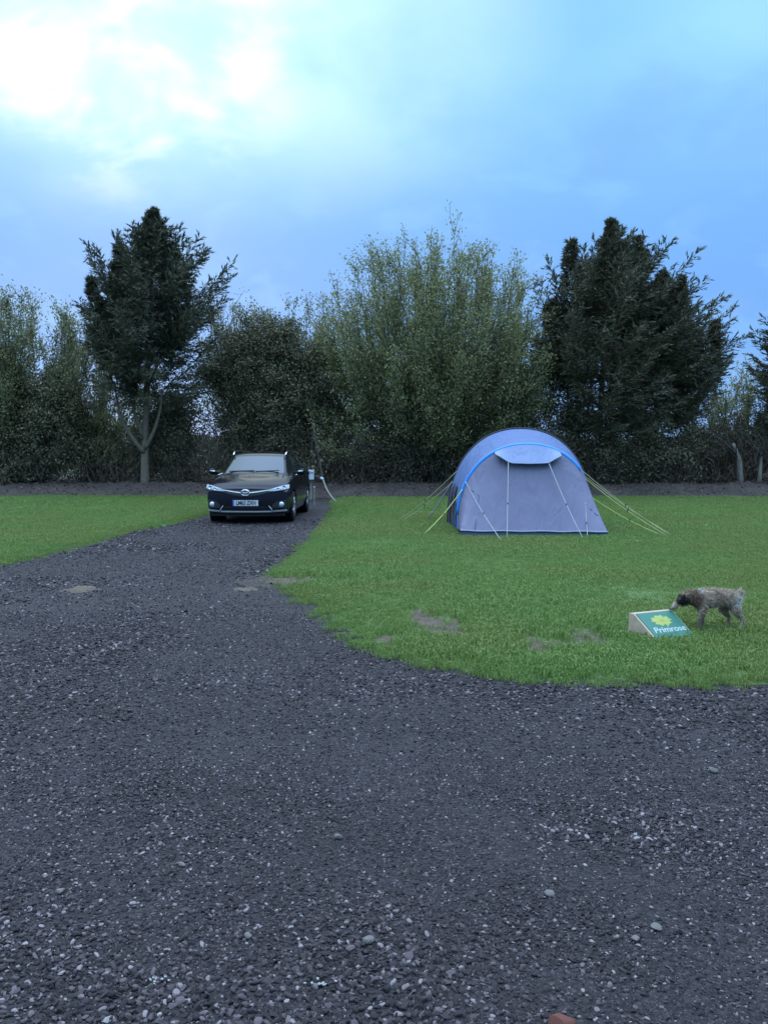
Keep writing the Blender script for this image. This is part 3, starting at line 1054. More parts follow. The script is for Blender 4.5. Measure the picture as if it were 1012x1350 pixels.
def text_mesh(body, size, shear=0.0, depth=0.002, space=1.0, offset=0.0):
    cu = bpy.data.curves.new('lettering', 'FONT')
    cu.body = body
    cu.size = size
    cu.shear = shear
    cu.extrude = depth
    cu.space_character = space
    cu.offset = offset
    cu.align_x, cu.align_y = 'CENTER', 'CENTER'
    cu.resolution_u = 3
    o = bpy.data.objects.new('lettering', cu)
    COL.objects.link(o)
    dg = bpy.context.evaluated_depsgraph_get()
    me = bpy.data.meshes.new_from_object(o.evaluated_get(dg))
    bpy.data.objects.remove(o)
    bpy.data.curves.remove(cu)
    return me


def smooth_interp(yq, ys, vs, win=0.09):
    acc = 0
    for k in (-1, -0.5, 0, 0.5, 1):
        acc = acc + np.interp(yq + k * win, ys, vs)
    return acc / 5


CAR = tag(empty('estate_car', (-2.78, 17.2, 0.0), R(-1.2)), 'black estate car with silver roof rails parked nose-out on the gravel', 'car')
ST = np.unique(np.round(np.concatenate([np.linspace(0, 0.5, 13), np.arange(0.55, 4.45, 0.05), np.linspace(4.45, 4.56, 5)]), 4))
z_top = smooth_interp(ST, [0, 0.06, 0.2, 0.5, 0.96, 1.04, 1.84, 2.0, 2.6, 3.4, 4.1, 4.3, 4.5, 4.56], [0.71, 0.745, 0.82, 0.90, 0.985, 1.02, 1.405, 1.43, 1.452, 1.44, 1.385, 1.32, 1.02, 0.95])
z_belt = smooth_interp(ST, [0, 0.25, 0.6, 1.0, 2.5, 4.2, 4.56], [0.66, 0.76, 0.86, 0.925, 0.975, 1.02, 0.92])
w_belt = smooth_interp(ST, [0, 0.25, 0.7, 1.1, 2.2, 3.9, 4.3, 4.56], [0.70, 0.78, 0.825, 0.84, 0.85, 0.835, 0.79, 0.70])
w_mid = smooth_interp(ST, [0, 0.2, 0.6, 1.0, 2.2, 3.9, 4.3, 4.56], [0.80, 0.85, 0.875, 0.88, 0.88, 0.875, 0.85, 0.78])
w_roof = smooth_interp(ST, [0.9, 1.04, 1.84, 2.4, 3.6, 4.3, 4.56], [0.71, 0.70, 0.57, 0.575, 0.565, 0.53, 0.56])
bonnet = np.clip((1.06 - ST) / 0.12, 0, 1)
P_ = []
for i, yy in enumerate(ST):
    wb, wm, zt, zb = w_belt[i], w_mid[i], z_top[i], z_belt[i]
    wr, f = w_roof[i], bonnet[i]
    g_ = lambda a, c: a * f + c * (1 - f)
    zs = 0.20 if 0.12 < yy < 4.4 else 0.24
    pr = [(0, zs), (wm * 0.86, zs), (wm * 0.955, zs + 0.06), (wm, 0.46), (wm * 0.992, 0.64), (wb + 0.012, max(zb - 0.045, 0.645)), (wb - 0.004, zb),
          (g_(wb * 0.96, wb - 0.035), g_(zb + 0.25 * (zt - zb), min(zb + 0.03, zt - 0.02))),
          (g_(wb * 0.86, (wb - 0.035) * 0.45 + wr * 0.55), g_(zb + 0.55 * (zt - zb), max(zb + 0.45 * (zt - 0.06 - zb), zb + 0.002))),
          (g_(wb * 0.72, wr), g_(zb + 0.78 * (zt - zb), zt - 0.055)),
          (g_(wb * 0.55, wr * 0.90), g_(zb + 0.9 * (zt - zb), zt - 0.022)),
          (g_(wb * 0.3, wr * 0.5), g_(zb + 0.98 * (zt - zb), zt - 0.005)), (0, zt)]
    P_.append(pr)
P_ = np.array(P_)                       # station, profile, (x, z)
# refine the profile by Catmull-Rom (3 per span)
SUB = 3
fin = np.stack([bez(P_[i], (P_.shape[1] - 1) * SUB + 1) for i in range(len(ST))])
NP = fin.shape[1]
J = lambda k: k * SUB


def y_face(x, z):
    return 0.26 * (np.abs(x) / 0.88) ** 2.2 + np.interp(z, [0.18, 0.26, 0.34, 0.52, 0.62, 0.72, 0.80], [0.07, 0.02, 0.0, 0.0, 0.02, 0.055, 0.10])


def car_y(yy, x, z):
    sw = np.interp(yy, [0, 1.0, 1.9, 2.5, 4.0, 4.56], [1, 0.75, 0.45, 0, 0, -0.55])
    return yy + 0.26 * (np.abs(x) / 0.88) ** 2.2 * sw + (y_face(x, z) - y_face(x, 0.4)) * np.exp(-yy / 0.12)


V3 = np.zeros((len(ST), NP, 3))
for i, yy in enumerate(ST):
    V3[i, :, 0] = fin[i, :, 0]
    V3[i, :, 2] = fin[i, :, 1]
    V3[i, :, 1] = car_y(yy, fin[i, :, 0], fin[i, :, 1])
AX, WR = (0.90, 3.50), 0.318
for ya in AX:                            # pull vertices near the arch rim onto it
    for i in range(len(ST)):
        for j in range(NP):
            x, y, z = V3[i, j]
            r = math.hypot(y - ya, z - WR)
            if x > 0.55 and 0.335 < r < 0.40 and z > 0.19:
                V3[i, j, 1] = ya + (y - ya) / r * 0.365
                V3[i, j, 2] = WR + (z - WR) / r * 0.365
groups = {}


def which(i, j):
    yy, k = (ST[i] + ST[i + 1]) / 2, j / SUB
    if k >= 10 and 1.06 < yy < 1.76:
        return 'windscreen'
    if k >= 9 and 1.76 <= yy < 1.86:
        return 'windscreen_header'
    if k >= 7 and yy <= 1.06:
        return 'bonnet'
    if 7.3 <= k < 9 and 1.45 < yy < 4.12:
        if yy < 2.32:
            return 'side_window0'
        if 2.42 < yy < 3.30:
            return 'side_window1'
        if 3.42 < yy:
            return 'side_window2'
    if k >= 10 and 4.3 < yy < 4.5:
        return 'rear_window'
    if 3 <= k < 7 and 1.32 < yy < 2.37:
        return 'door0'
    if 3 <= k < 7 and 2.37 < yy < 3.25:
        return 'door1'
    return 'body'


for sx in (1, -1):
    for i in range(len(ST) - 1):
        for j in range(NP - 1):
            q = [V3[i, j], V3[i + 1, j], V3[i + 1, j + 1], V3[i, j + 1]]
            c = np.mean(q, 0)
            if c[0] > 0.5 and any(math.hypot(c[1] - ya, c[2] - WR) < 0.362 for ya in AX):
                continue
            q = [p * np.array([sx, 1, 1]) for p in q]
            if sx > 0:
                q = q[::-1]
            w = which(i, j)
            if w[-1].isdigit():
                w += 'p' if sx > 0 else 'n'
            groups.setdefault(w, []).append(q)
for i_end, flip in ((0, False), (len(ST) - 1, True)):     # nose and tail skins
    ss = np.linspace(0, 1, 9)
    for sx in (1, -1):
        for j in range(NP - 1):
            for a in range(8):
                def pt(jj, t):
                    x, z = fin[i_end, jj, 0] * t, fin[i_end, jj, 1]
                    return np.array([sx * x, car_y(ST[i_end], x, z) if not flip else ST[i_end] + 0.26 * (abs(x) / 0.88) ** 2.2 * -0.55, z])
                q = [pt(j, ss[a]), pt(j, ss[a + 1]), pt(j + 1, ss[a + 1]), pt(j + 1, ss[a])]
                if (sx < 0) != flip:
                    q = q[::-1]
                groups.setdefault('bumper' if not flip else 'body', []).append(q)
for w, qs in groups.items():
    nm = w.rstrip('pn').rstrip('012') if w[-1] in 'pn' and w[-2].isdigit() else w
    me = np_mesh(nm, np.array(qs).reshape(-1, 3), np.arange(4 * len(qs)).reshape(-1, 4))
    bm = bmesh.new()
    bm.from_mesh(me)
    bmesh.ops.remove_doubles(bm, verts=bm.verts, dist=0.0006)
    bmesh.ops.dissolve_degenerate(bm, edges=bm.edges, dist=0.0005)
    bmesh.ops.recalc_face_normals(bm, faces=bm.faces)
    if w not in ('body', 'bumper'):
        cx = sum((v.co.x for v in bm.verts)) / len(bm.verts)
        for f in bm.faces:
            ref = Vector((f.calc_center_median().x, 0, 0.6)) if 'window' in w or 'door' in w else Vector((0, -0.4, 1))
            if f.normal.dot(ref) < 0:
                f.normal_flip()
    bm.to_mesh(me)
    bm.free()
    link_mesh(nm, me, M['plastic'] if 'header' in w else M['glass'] if 'window' in w or 'windscreen' in w else M['paint'], CAR, True)


def face_strip(name, xs, zlo, zhi, m, off=0.012, rows=3, parent=None, mirror=False):
    """panel lying on the nose surface, standing off by `off`, with closed edges"""
    for sx in ((1, -1) if mirror else (1,)):
        xs_ = np.linspace(xs[0], xs[-1], 15)
        lo, hi = np.interp(xs_, xs, zlo), np.interp(xs_, xs, zhi)
        V, F = [], []
        for r in range(rows + 1):
            for k, x in enumerate(xs_):
                z = lo[k] + (hi[k] - lo[k]) * r / rows
                V.append((sx * x, float(y_face(x, z)) - off, z))
        n = len(xs_)
        nb_ = len(V)
        V += [(v[0], v[1] + off + 0.03, v[2]) for v in V]
        for r in range(rows):
            for k in range(n - 1):
                F.append((r * n + k, r * n + k + 1, (r + 1) * n + k + 1, (r + 1) * n + k))
        loop = [k for k in range(n)] + [r * n + n - 1 for r in range(1, rows + 1)] + [rows * n + k for k in range(n - 2, -1, -1)] + [r * n for r in range(rows - 1, 0, -1)]
        for a, b_ in zip(loop, loop[1:] + loop[:1]):
            F.append((a, nb_ + a, nb_ + b_, b_))
        o = MB().add(V, F).build(name, m, parent or CAR)
    return o


gx_ = [-0.47, -0.25, -0.08, 0.08, 0.25, 0.47]
gr = face_strip('grille', gx_, [0.655, 0.595, 0.565, 0.565, 0.595, 0.655], [0.722, 0.70, 0.69, 0.69, 0.70, 0.722], M['grille'], 0.010)
face_strip('grille_bar', [-0.46, -0.25, -0.09], [0.688, 0.655, 0.636], [0.703, 0.672, 0.653], M['satin'], 0.022, parent=gr)
face_strip('grille_bar', [0.09, 0.25, 0.46], [0.636, 0.655, 0.688], [0.653, 0.672, 0.703], M['satin'], 0.022, parent=gr)
bd = MB()
bd.tube([(0.088 * math.cos(t), -0.012, 0.645 + 0.058 * math.sin(t)) for t in np.linspace(0, 2 * math.pi, 25)], 0.0085, 6)
bd.tube([(0.030 * math.cos(t), -0.014, 0.645 + 0.054 * math.sin(t)) for t in np.linspace(0, 2 * math.pi, 21)], 0.0075, 6)
bd.tube([(0.062 * math.cos(t), -0.016, 0.668 + 0.030 * math.sin(t)) for t in np.linspace(0, 2 * math.pi, 21)], 0.0075, 6)
bd.build('badge', M['chrome'], CAR, True)
hl = []
for sx in (1, -1):
    o = face_strip('headlight', [0.455, 0.60, 0.74, 0.845], [0.668, 0.675, 0.695, 0.725], [0.705, 0.748, 0.785, 0.800], M['lens'], 0.010)
    if sx < 0:
        o.scale.x = -1
    MB().lathe([(0.0, 0.02), (0.038, 0.012), (0.042, 0.0), (0.042, 0.05)], 16, 'Y', (0.755, float(y_face(0.755, 0.74)) - 0.032, 0.742)).build('lamp_bowl', M['bulb'], o, True)
    MB().lathe([(0.0, 0.02), (0.026, 0.012), (0.030, 0.0), (0.030, 0.05)], 16, 'Y', (0.64, float(y_face(0.64, 0.71)) - 0.030, 0.712)).build('lamp_bowl', M['bulb'], o, True)
    c = (sx * 0.70, float(y_face(0.70, 0.40)), 0.40)
    face_strip('fog_recess', [0.53, 0.62, 0.80], [0.33, 0.325, 0.33], [0.40, 0.47, 0.50], M['plastic'], 0.006).scale.x = sx
    fo = MB().lathe([(0.0, -0.030), (0.040, -0.026), (0.052, -0.020), (0.055, 0.03)], 18, 'Y', c).build('fog_light', M['bulb'], CAR, True)
face_strip('lower_grille', [-0.50, -0.42, 0.42, 0.50], [0.285, 0.285, 0.285, 0.285], [0.30, 0.365, 0.365, 0.30], M['grille'], 0.007)
face_strip('bumper_trim', [-0.52, 0.52], [0.245, 0.245], [0.275, 0.275], M['satin'], 0.020)
for sx in (1, -1):
    face_strip('bumper_trim', [0.54, 0.80], [0.248, 0.262], [0.282, 0.300], M['silver'], 0.018).scale.x = sx
    MB().tube([(sx * 0.53, float(y_face(0.53, 0.26)) - 0.022, 0.245), (sx * 0.515, float(y_face(0.51, 0.3)) - 0.02, 0.31), (sx * 0.46, float(y_face(0.46, 0.38)) - 0.015, 0.38)],
              [0.016, 0.012, 0.006], 6).build('grille_edge', M['silver'], CAR, True)
face_strip('splitter', [-0.76, 0.76], [0.165, 0.165], [0.235, 0.235], M['plastic'], 0.010)
pl = MB().box((0, -0.022, 0.437), (0.52, 0.012, 0.115)).build('number_plate', M['plate'], CAR, bevel=0.003)
MB().box((-0.243, -0.0295, 0.437), (0.034, 0.004, 0.113)).build('plate_band', M['plate_blue'], pl)
me = text_mesh('LM63 ZXH', 0.115, depth=0.0015, space=0.93, offset=0.0022)
me.transform(Matrix.Diagonal((0.80, 1.05, 1, 1)))
me.transform(Matrix.Translation((0.016, -0.0305, 0.437)) @ Matrix.Rotation(R(90), 4, 'X'))
link_mesh('plate_lettering', me, M['ink'], pl)
# wipers, cowl, rails, mirrors
wp = MB()
for (x0, x1) in ((-0.55, 0.0), (0.02, 0.52)):
    wp.tube([(x0, float(car_y(1.10, x0, 1.05)) - 0.02, 1.045), (x1, float(car_y(1.12, x1, 1.05)) - 0.03, 1.062)], 0.011, 5)
wp.build('wiper', M['plastic'], CAR)
for sx in (1, -1):
    pts = [(sx * 0.572, 1.78, 1.385), (sx * 0.580, 1.90, 1.435), (sx * 0.590, 2.2, 1.468), (sx * 0.592, 3.0, 1.474), (sx * 0.575, 3.9, 1.435), (sx * 0.56, 4.1, 1.38)]
    MB().tube(bez(pts, 22), 0.019, 8).build('roof_rail', M['chrome'], CAR, True)
    mm = MB()
    c = bez([(sx * 0.80, 1.44, 1.00), (sx * 0.90, 1.42, 1.01), (sx * 0.955, 1.41, 1.025), (sx * 1.0, 1.42, 1.03), (sx * 1.03, 1.44, 1.03)], 9)
    mm.tube(c, [0.022, 0.03, 0.045, 0.062, 0.070, 0.072, 0.068, 0.056, 0.028], 10)
    mo = mm.build('mirror', M['paint'], CAR, True)
    MB().tube([(sx * 0.90, 1.352, 1.035), (sx * 1.0, 1.358, 1.045)], 0.014, 6).build('indicator', M['bulb'], mo, True)
    for k, (ya, yb) in enumerate(((2.18, 2.36), (3.04, 3.22))):
        MB().tube([(sx * 0.872, ya, 0.875), (sx * 0.888, ya + 0.05, 0.882), (sx * 0.888, yb - 0.05, 0.885), (sx * 0.872, yb, 0.885)], 0.013, 6).build('door_handle', M['paint'], CAR, True)
    MB().tube([(sx * 0.845, 1.40, 0.958), (sx * 0.852, 2.4, 0.995), (sx * 0.84, 3.4, 1.02), (sx * 0.80, 4.1, 1.045)], 0.009, 5).build('window_trim', M['chrome'], CAR, True)
    tl_ = MB().box((sx * 0.68, 4.42, 0.95), (0.10, 0.14, 0.2))
    tl_.build('tail_light', mat('tail_red', (0.25, 0.01, 0.01), 0.2, coat=1.0), CAR, bevel=0.02)
    for ya in AX:
        wh = bpy.data.objects.new('wheel', None)
        COL.objects.link(wh)
        wh.parent = CAR
        wh.location = (sx * 0.775, ya, WR)
        o = 0.098
        MB().lathe([(0.205, -o), (0.27, -o - 0.004), (0.302, -o * 0.92), (0.316, -o * 0.6), (0.318, 0), (0.316, o * 0.6), (0.302, o * 0.92), (0.27, o + 0.004), (0.205, o)], 36, 'X').build('tyre', M['tyre'], wh, True)
        rm = MB().lathe([(0.21, -0.09), (0.19, -0.07), (0.185, 0.0), (0.19, 0.07), (0.212, 0.095), (0.205, 0.098), (0.19, 0.085)], 30, 'X')
        for k in range(10):
            th = 2 * math.pi * k / 10
            rm.tube([(sx * 0.075, 0.03 * math.cos(th), 0.03 * math.sin(th)), (sx * 0.083, 0.12 * math.cos(th), 0.12 * math.sin(th)), (sx * 0.080, 0.195 * math.cos(th + .04), 0.195 * math.sin(th + .04))], [0.018, 0.014, 0.017], 6)
        rm.lathe([(0.0, sx * 0.09), (0.035, sx * 0.088), (0.045, sx * 0.06)], 16, 'X')
        rm.build('rim', M['rim'], wh, True)
        MB().lathe([(0.0, -sx * 0.16), (0.34, -sx * 0.16), (0.362, -sx * 0.14), (0.362, sx * 0.075)], 28, 'X', (sx * 0.775, ya, WR)).build('arch_liner', M['liner'], CAR)
MB().box((0, 2.2, 0.23), (1.1, 3.6, 0.10)).build('underbody', M['liner'], CAR)

# ------------------------------------------------------------------ the tent
M['fly'] = mat('tent_fabric', (0.163, 0.160, 0.235), 0.75, spec=0.3, var=0.10, scale=3.0, bump=0.12)
M['fly_light'] = mat('tent_fabric_light', (0.086, 0.134, 0.275), 0.7, spec=0.3, var=0.08, scale=3.0, bump=0.1)
M['visor'] = mat('visor_fabric', (0.215, 0.27, 0.43), 0.7, spec=0.3, var=0.08, scale=3.0, bump=0.1)
M['fly_pale'] = mat('tent_fabric_pale', (0.15, 0.17, 0.22), 0.75, spec=0.3, var=0.1, scale=4, bump=0.1)
M['sleeve'] = mat('blue_sleeve', (0.035, 0.27, 0.80), 0.6, var=0.1, scale=9)
M['tent_dark'] = mat('tent_dark', (0.025, 0.027, 0.038), 0.8, var=0.2, scale=8)
M['mud'] = mat('mud_skirt', (0.045, 0.05, 0.075), 0.8, var=0.25, scale=9)
M['pipe'] = mat('tent_piping', (0.26, 0.29, 0.37), 0.6)
M['guy'] = mat('guy_line_lime', (0.45, 0.52, 0.14), 0.6)
M['guy_tan'] = mat('guy_line_tan', (0.33, 0.31, 0.15), 0.6)
M['guy_white'] = mat('guy_line_white', (0.36, 0.39, 0.37), 0.6)
M['peg'] = mat('steel_peg', (0.35, 0.35, 0.36), 0.4, metal=1.0)
for k_ in ('fly', 'fly_light', 'visor', 'fly_pale'):     # soft creases in the cloth
    nt = M[k_].node_tree
    N, L = nt.nodes, nt.links
    t_, mp, w_, bp_ = N.new('ShaderNodeTexCoord'), N.new('ShaderNodeMapping'), N.new('ShaderNodeTexNoise'), N.new('ShaderNodeBump')
    mp.inputs['Rotation'].default_value = (0.3, 0.5, 0.4)
    mp.inputs['Scale'].default_value = (5.0, 2.0, 1.3)
    w_.inputs['Scale'].default_value, w_.inputs['Detail'].default_value, w_.inputs['Distortion'].default_value = 1.0, 3.0, 1.2
    bp_.inputs['Strength'].default_value, bp_.inputs['Distance'].default_value = 0.55, 0.07
    L.new(t_.outputs['Object'], mp.inputs[0])
    L.new(mp.outputs[0], w_.inputs[0])
    L.new(w_.outputs[0], bp_.inputs['Height'])
    old = N['Principled BSDF'].inputs['Normal'].links[0].from_socket
    L.new(old, bp_.inputs['Normal'])
    L.new(bp_.outputs[0], N['Principled BSDF'].inputs['Normal'])
TO, TY, TS = np.array([2.53, 14.62, 0.0]), R(-4.0), 0.956
TENT = tag(empty('tunnel_tent', TO, TY), 'blue-grey tunnel tent with bright blue pole sleeve on the lawn', 'tent')


def arch(w, h, y, cx=0.0, n=49, z0=0.06, p=2.15, q=2.35, lean=0.0):
    t = np.linspace(0, math.pi, n)
    x = -np.sign(np.cos(t)) * np.abs(np.cos(t)) ** (2 / p) * w
    z = np.abs(np.sin(t)) ** (2 / q) * (h - z0) + z0
    return np.column_stack([cx + x, y + lean * (z - z0), z])


A_ = arch(1.30, 1.67, 1.02, -0.02, lean=-0.09)
A0 = arch(1.285, 1.650, 0.97, -0.02, lean=-0.09)
B_ = arch(1.47, 2.00, 2.40, -0.02)
B2 = arch(1.475, 1.97, 2.62, -0.02)
C_ = arch(1.35, 1.55, 4.3, 0.02)
D_ = arch(0.9, 0.55, 5.1, 0.02)


def loft(name, a, c, m, sag=0.03, rows=10, parent=None, j0=0, j1=None, wr=0.006):
    a, c = a[j0:j1], c[j0:j1]
    V, F = [], []
    n = len(a)
    cen = np.array([0, (a[0, 1] + c[0, 1]) / 2, 0.4])
    for r in range(rows + 1):
        t = r / rows
        p = a * (1 - t) + c * t
        rad = unit((p - cen) * np.array([1, 0, 1]))
        p = p - rad * (sag * 4 * t * (1 - t)) + rad * (wr * vnoise(np.arange(n) * 0.35, np.full(n, r * 0.9), 1.0, 7))[:, None] * (0 < r < rows)
        V.append(p)
    V = np.vstack(V)
    for r in range(rows):
        for k in range(n - 1):
            F.append((r * n + k, r * n + k + 1, (r + 1) * n + k + 1, (r + 1) * n + k))
    return link_mesh(name, np_mesh(name, V, np.array(F)), m, parent or TENT, True)


loft('fly_sheet', A_, B_, M['fly_light'], 0.035)
sd = loft('side_panel', A_, B_, M['fly'], 0.02, 10, j0=0, j1=1 + 1)
bpy.data.objects.remove(sd)
loft('rear_fly', B2, C_, M['fly_pale'], 0.05)
loft('rear_fly', C_, D_, M['fly'], 0.03)
loft('pole_sleeve', B_, B2, M['tent_dark'], -0.01, 3)
# blue sleeve over the front arch, tapering to nothing behind the front panel
iZ = 1 + max(k for k in range(49) if A_[k, 2] > 1.12)
sl = MB().tube(A_[2:iZ] + np.array([0, 0.0, 0.004]), 0.038, 8)
sl.build('pole_sleeve', M['sleeve'], TENT, True).data.name = 'pole_sleeve'
loft('sleeve_band', A_[:iZ] + np.array([0, 0.02, 0.012]), A_[:iZ] * np.array([1.008, 1, 1.008]) + np.array([0, 0.09, 0.008]), M['sleeve'], 0, 2)
MB().tube(B_ + np.array([0, 0.03, 0.012]), 0.022, 8).build('rear_sleeve', M['tent_dark'], TENT, True)
# front wall: bottom hem to front arch
hem_x = np.interp(A0[:, 0], [-1.31, -1.08, 1.05, 1.27], [-1.275, -1.255, 1.325, 1.345])
hem = np.column_stack([hem_x, np.full(49, 0.0) + 0.03 * (np.abs(hem_x) / 1.3) ** 8, np.full(49, 0.125) + 0.006 * np.sin(hem_x * 9)])
up = A0.copy()
V, F = [], []
rows = 18
for r in range(rows + 1):
    t = r / rows
    p = hem * (1 - t) + up * t
    p[:, 1] += 0.05 * np.sin(math.pi * t) + 0.020 * vnoise(p[:, 0] * 2.2 + p[:, 2], p[:, 2] * 1.4 - p[:, 0], 1.7, 17) * math.sin(math.pi * t)
    V.append(p)
V = np.vstack(V)
for r in range(rows):
    for k in range(48):
        F.append((r * 49 + k, r * 49 + k + 1, (r + 1) * 49 + k + 1, (r + 1) * 49 + k))
front = link_mesh('front_wall', np_mesh('front_wall', V, np.array(F)), M['fly'], TENT, True)


def wall_pt(x, z, off=-0.015):
    """point on the front wall at width x, height z"""
    best = V[np.argmin((V[:, 0] - x) ** 2 + (V[:, 2] - z) ** 2)]
    return np.array([x, best[1] + off, z])


loft('front_gusset', A0, A_, M['fly_light'], 0.0, 2)
MB().tube(hem + np.array([0, -0.012, 0.0]), 0.014, 6).build('hem', M['pipe'], TENT, True)
sk = np.vstack([hem + np.array([0, 0.0, -0.01]), hem + np.array([0, -0.05, -0.125])])
link_mesh('mud_skirt', np_mesh('mud_skirt', sk, np.array([(k, k + 1, 50 + k, 49 + k) for k in range(48)])), M['mud'], TENT, True)
for sx, ar in ((-1, [A_[0], B_[0], B2[0], C_[0]]), (1, [A_[-1], B_[-1], B2[-1], C_[-1]])):
    a = np.array(ar)
    q = np.vstack([a + np.array([sx * 0.004, 0, 0.02]), a + np.array([sx * 0.05, 0, -0.06])])
    link_mesh('mud_skirt', np_mesh('mud_skirt', q, np.array([(k, k + 1, 5 + k, 4 + k) for k in range(3)])), M['mud'], TENT, True)
# seams on the front wall
for (x0, z0, x1, z1) in ((-1.02, 0.12, -0.93, 0.74), (-0.93, 0.74, -1.18, 0.92), (0.96, 0.62, 1.30, 0.30)):
    MB().tube([wall_pt(x0 + (x1 - x0) * t, z0 + (z1 - z0) * t, -0.004) for t in np.linspace(0, 1, 9)], 0.006, 5).build('seam', M['fly_light'], TENT, True)
# visor hanging from the sleeve
ix = [k for k in range(49) if -0.66 <= A_[k, 0] <= 0.66]
top = A_[ix] + np.array([0, -0.030, 0.012])
vx = top[:, 0]
low_z = np.interp(vx, [-0.62, -0.36, 0.0, 0.34, 0.62], [1.50, 1.335, 1.325, 1.335, 1.49])
lowr = np.column_stack([vx, top[:, 1] - 0.30 + 0.12 * np.abs(vx), np.minimum(low_z, top[:, 2] - 0.01)])
V2 = np.vstack([top * (1 - t) + lowr * t for t in np.linspace(0, 1, 5)])
n = len(ix)
vis = link_mesh('visor', np_mesh('visor', V2, np.array([(r * n + k, r * n + k + 1, (r + 1) * n + k + 1, (r + 1) * n + k) for r in range(4) for k in range(n - 1)])), M['visor'], TENT, True)
MB().tube(lowr + np.array([0, -0.004, 0]), 0.011, 5).build('visor_edge', M['pipe'], vis, True)
# dark vent flaps and straps down the left side
for (y0, y1, za, zb_) in ((1.25, 1.45, 0.10, 0.55), (1.62, 1.84, 0.10, 0.85), (1.98, 2.25, 0.10, 1.25)):
    qq = []
    for z in np.linspace(za, zb_, 6):
        t = (np.array([y0, y1]) - 1.02) / (2.40 - 1.02)
        xx = []
        for tt in t:
            ia = np.interp(z, A_[:25, 2], A_[:25, 0]) * (1 - tt) + np.interp(z, B_[:25, 2], B_[:25, 0]) * tt
            xx.append(ia - 0.02)
        qq += [(xx[0], y0 + 0.25 * (z - za), z), (xx[1], y1 + 0.25 * (z - za), z)]
    MB().add(qq, [(2 * k, 2 * k + 1, 2 * k + 3, 2 * k + 2) for k in range(5)]).build('vent_flap', M['tent_dark'], TENT)


def world_to_tent(p):
    d = np.array(p) - TO
    c, s_ = math.cos(-TY), math.sin(-TY)
    return np.array([c * d[0] - s_ * d[1], s_ * d[0] + c * d[1], d[2]]) / TS


def guy(a, ground, m, r=0.0065):
    b_ = world_to_tent((ground[0], ground[1], 0.03))
    a = np.array(a)
    pts = [a + (b_ - a) * t - np.array([0, 0, 0.05 * math.sin(math.pi * t)]) for t in np.linspace(0, 1, 9)]
    g_ = MB().tube(pts, r, 5).build('guy_line', m, TENT, True)
    k = a + (b_ - a) * 0.52 - np.array([0, 0, 0.05])
    MB().box(k, (0.02, 0.014, 0.045)).build('slider', M['tent_dark'], g_)
    MB().tube([b_ + np.array([0, 0, 0.03]), b_ + np.array([0.0, 0.02, -0.08])], 0.006, 5).build('peg', M['peg'], g_)


iL = int(np.argmin(np.abs(lowr[:, 0] + 0.36)))
iR = int(np.argmin(np.abs(lowr[:, 0] - 0.34)))
guy(lowr[iL], (2.03, 14.1), M['guy_white'])
guy(lowr[iR], (3.26, 13.9), M['guy_white'])
guy(wall_pt(-1.17, 0.98), tuple(np.array(TO[:2]) + np.array([-0.62, -0.8])), M['guy_white'])
guy(wall_pt(1.0, 0.62), (3.42, 14.35), M['guy_white'])
guy(A_[7], (0.70, 15.0), M['guy'], 0.010)
guy(B_[8], (0.26, 17.5), M['guy_tan'])
guy(B_[6], (0.32, 17.4), M['guy_tan'])
guy(B2[12], (0.9, 17.9), M['pipe'], 0.012)
guy(A_[36], (4.90, 14.5), M['guy_tan'])
guy(A_[39], (4.86, 14.6), M['guy'])
guy(B_[41], (4.95, 14.55), M['guy_tan'])
guy(A_[43], (4.80, 14.55), M['guy'])

TENT.scale = (TS, TS, TS)
# ------------------------------------------------------------------ pitch sign
M['wood'] = mat('weathered_wood', (0.44, 0.34, 0.245), 0.85, spec=0.2, var=0.3, scale=14, bump=0.4)
M['sign_green'] = mat('sign_green', (0.022, 0.145, 0.100), 0.6, var=0.08, scale=12)
M['sign_yellow'] = mat('sign_yellow', (0.30, 0.34, 0.06), 0.5)
M['sign_white'] = mat('sign_white', (0.36, 0.44, 0.41), 0.5)
SG = tag(empty('pitch_sign', (2.14, 6.62, 0.02), R(24)), 'wedge-shaped wooden pitch sign with green panel, flower and lettering, on the lawn', 'sign')
SW, SD, SH, SF = 0.40, 0.29, 0.185, 0.055       # width, slope run, height, flat top depth
mb = MB()
vs = []
for x in (0, SW):
    vs += [(x, 0, 0.012), (x, SD, SH), (x, SD + SF, SH - 0.004), (x, SD + SF + 0.01, -0.04), (x, 0, -0.04)]
mb.add(vs, [(0, 1, 2, 3, 4), (9, 8, 7, 6, 5), (0, 5, 6, 1), (1, 6, 7, 2), (2, 7, 8, 3), (3, 8, 9, 4), (4, 9, 5, 0)])
mb.build('wood_block', M['wood'], SG, bevel=0.006)
ang = math.atan2(SH - 0.012, SD)
slen = math.hypot(SD, SH - 0.012)
SM = Matrix.Translation((SW / 2, SD / 2, (SH + 0.012) / 2)) @ Matrix.Rotation(ang, 4, 'X')
pn = MB().box((0, 0, 0.003), (SW - 0.030, slen - 0.022, 0.008)).build('panel', M['sign_green'], SG, bevel=0.002)
pn.data.transform(SM)


def on_sign(me):
    me.transform(SM)
    return me


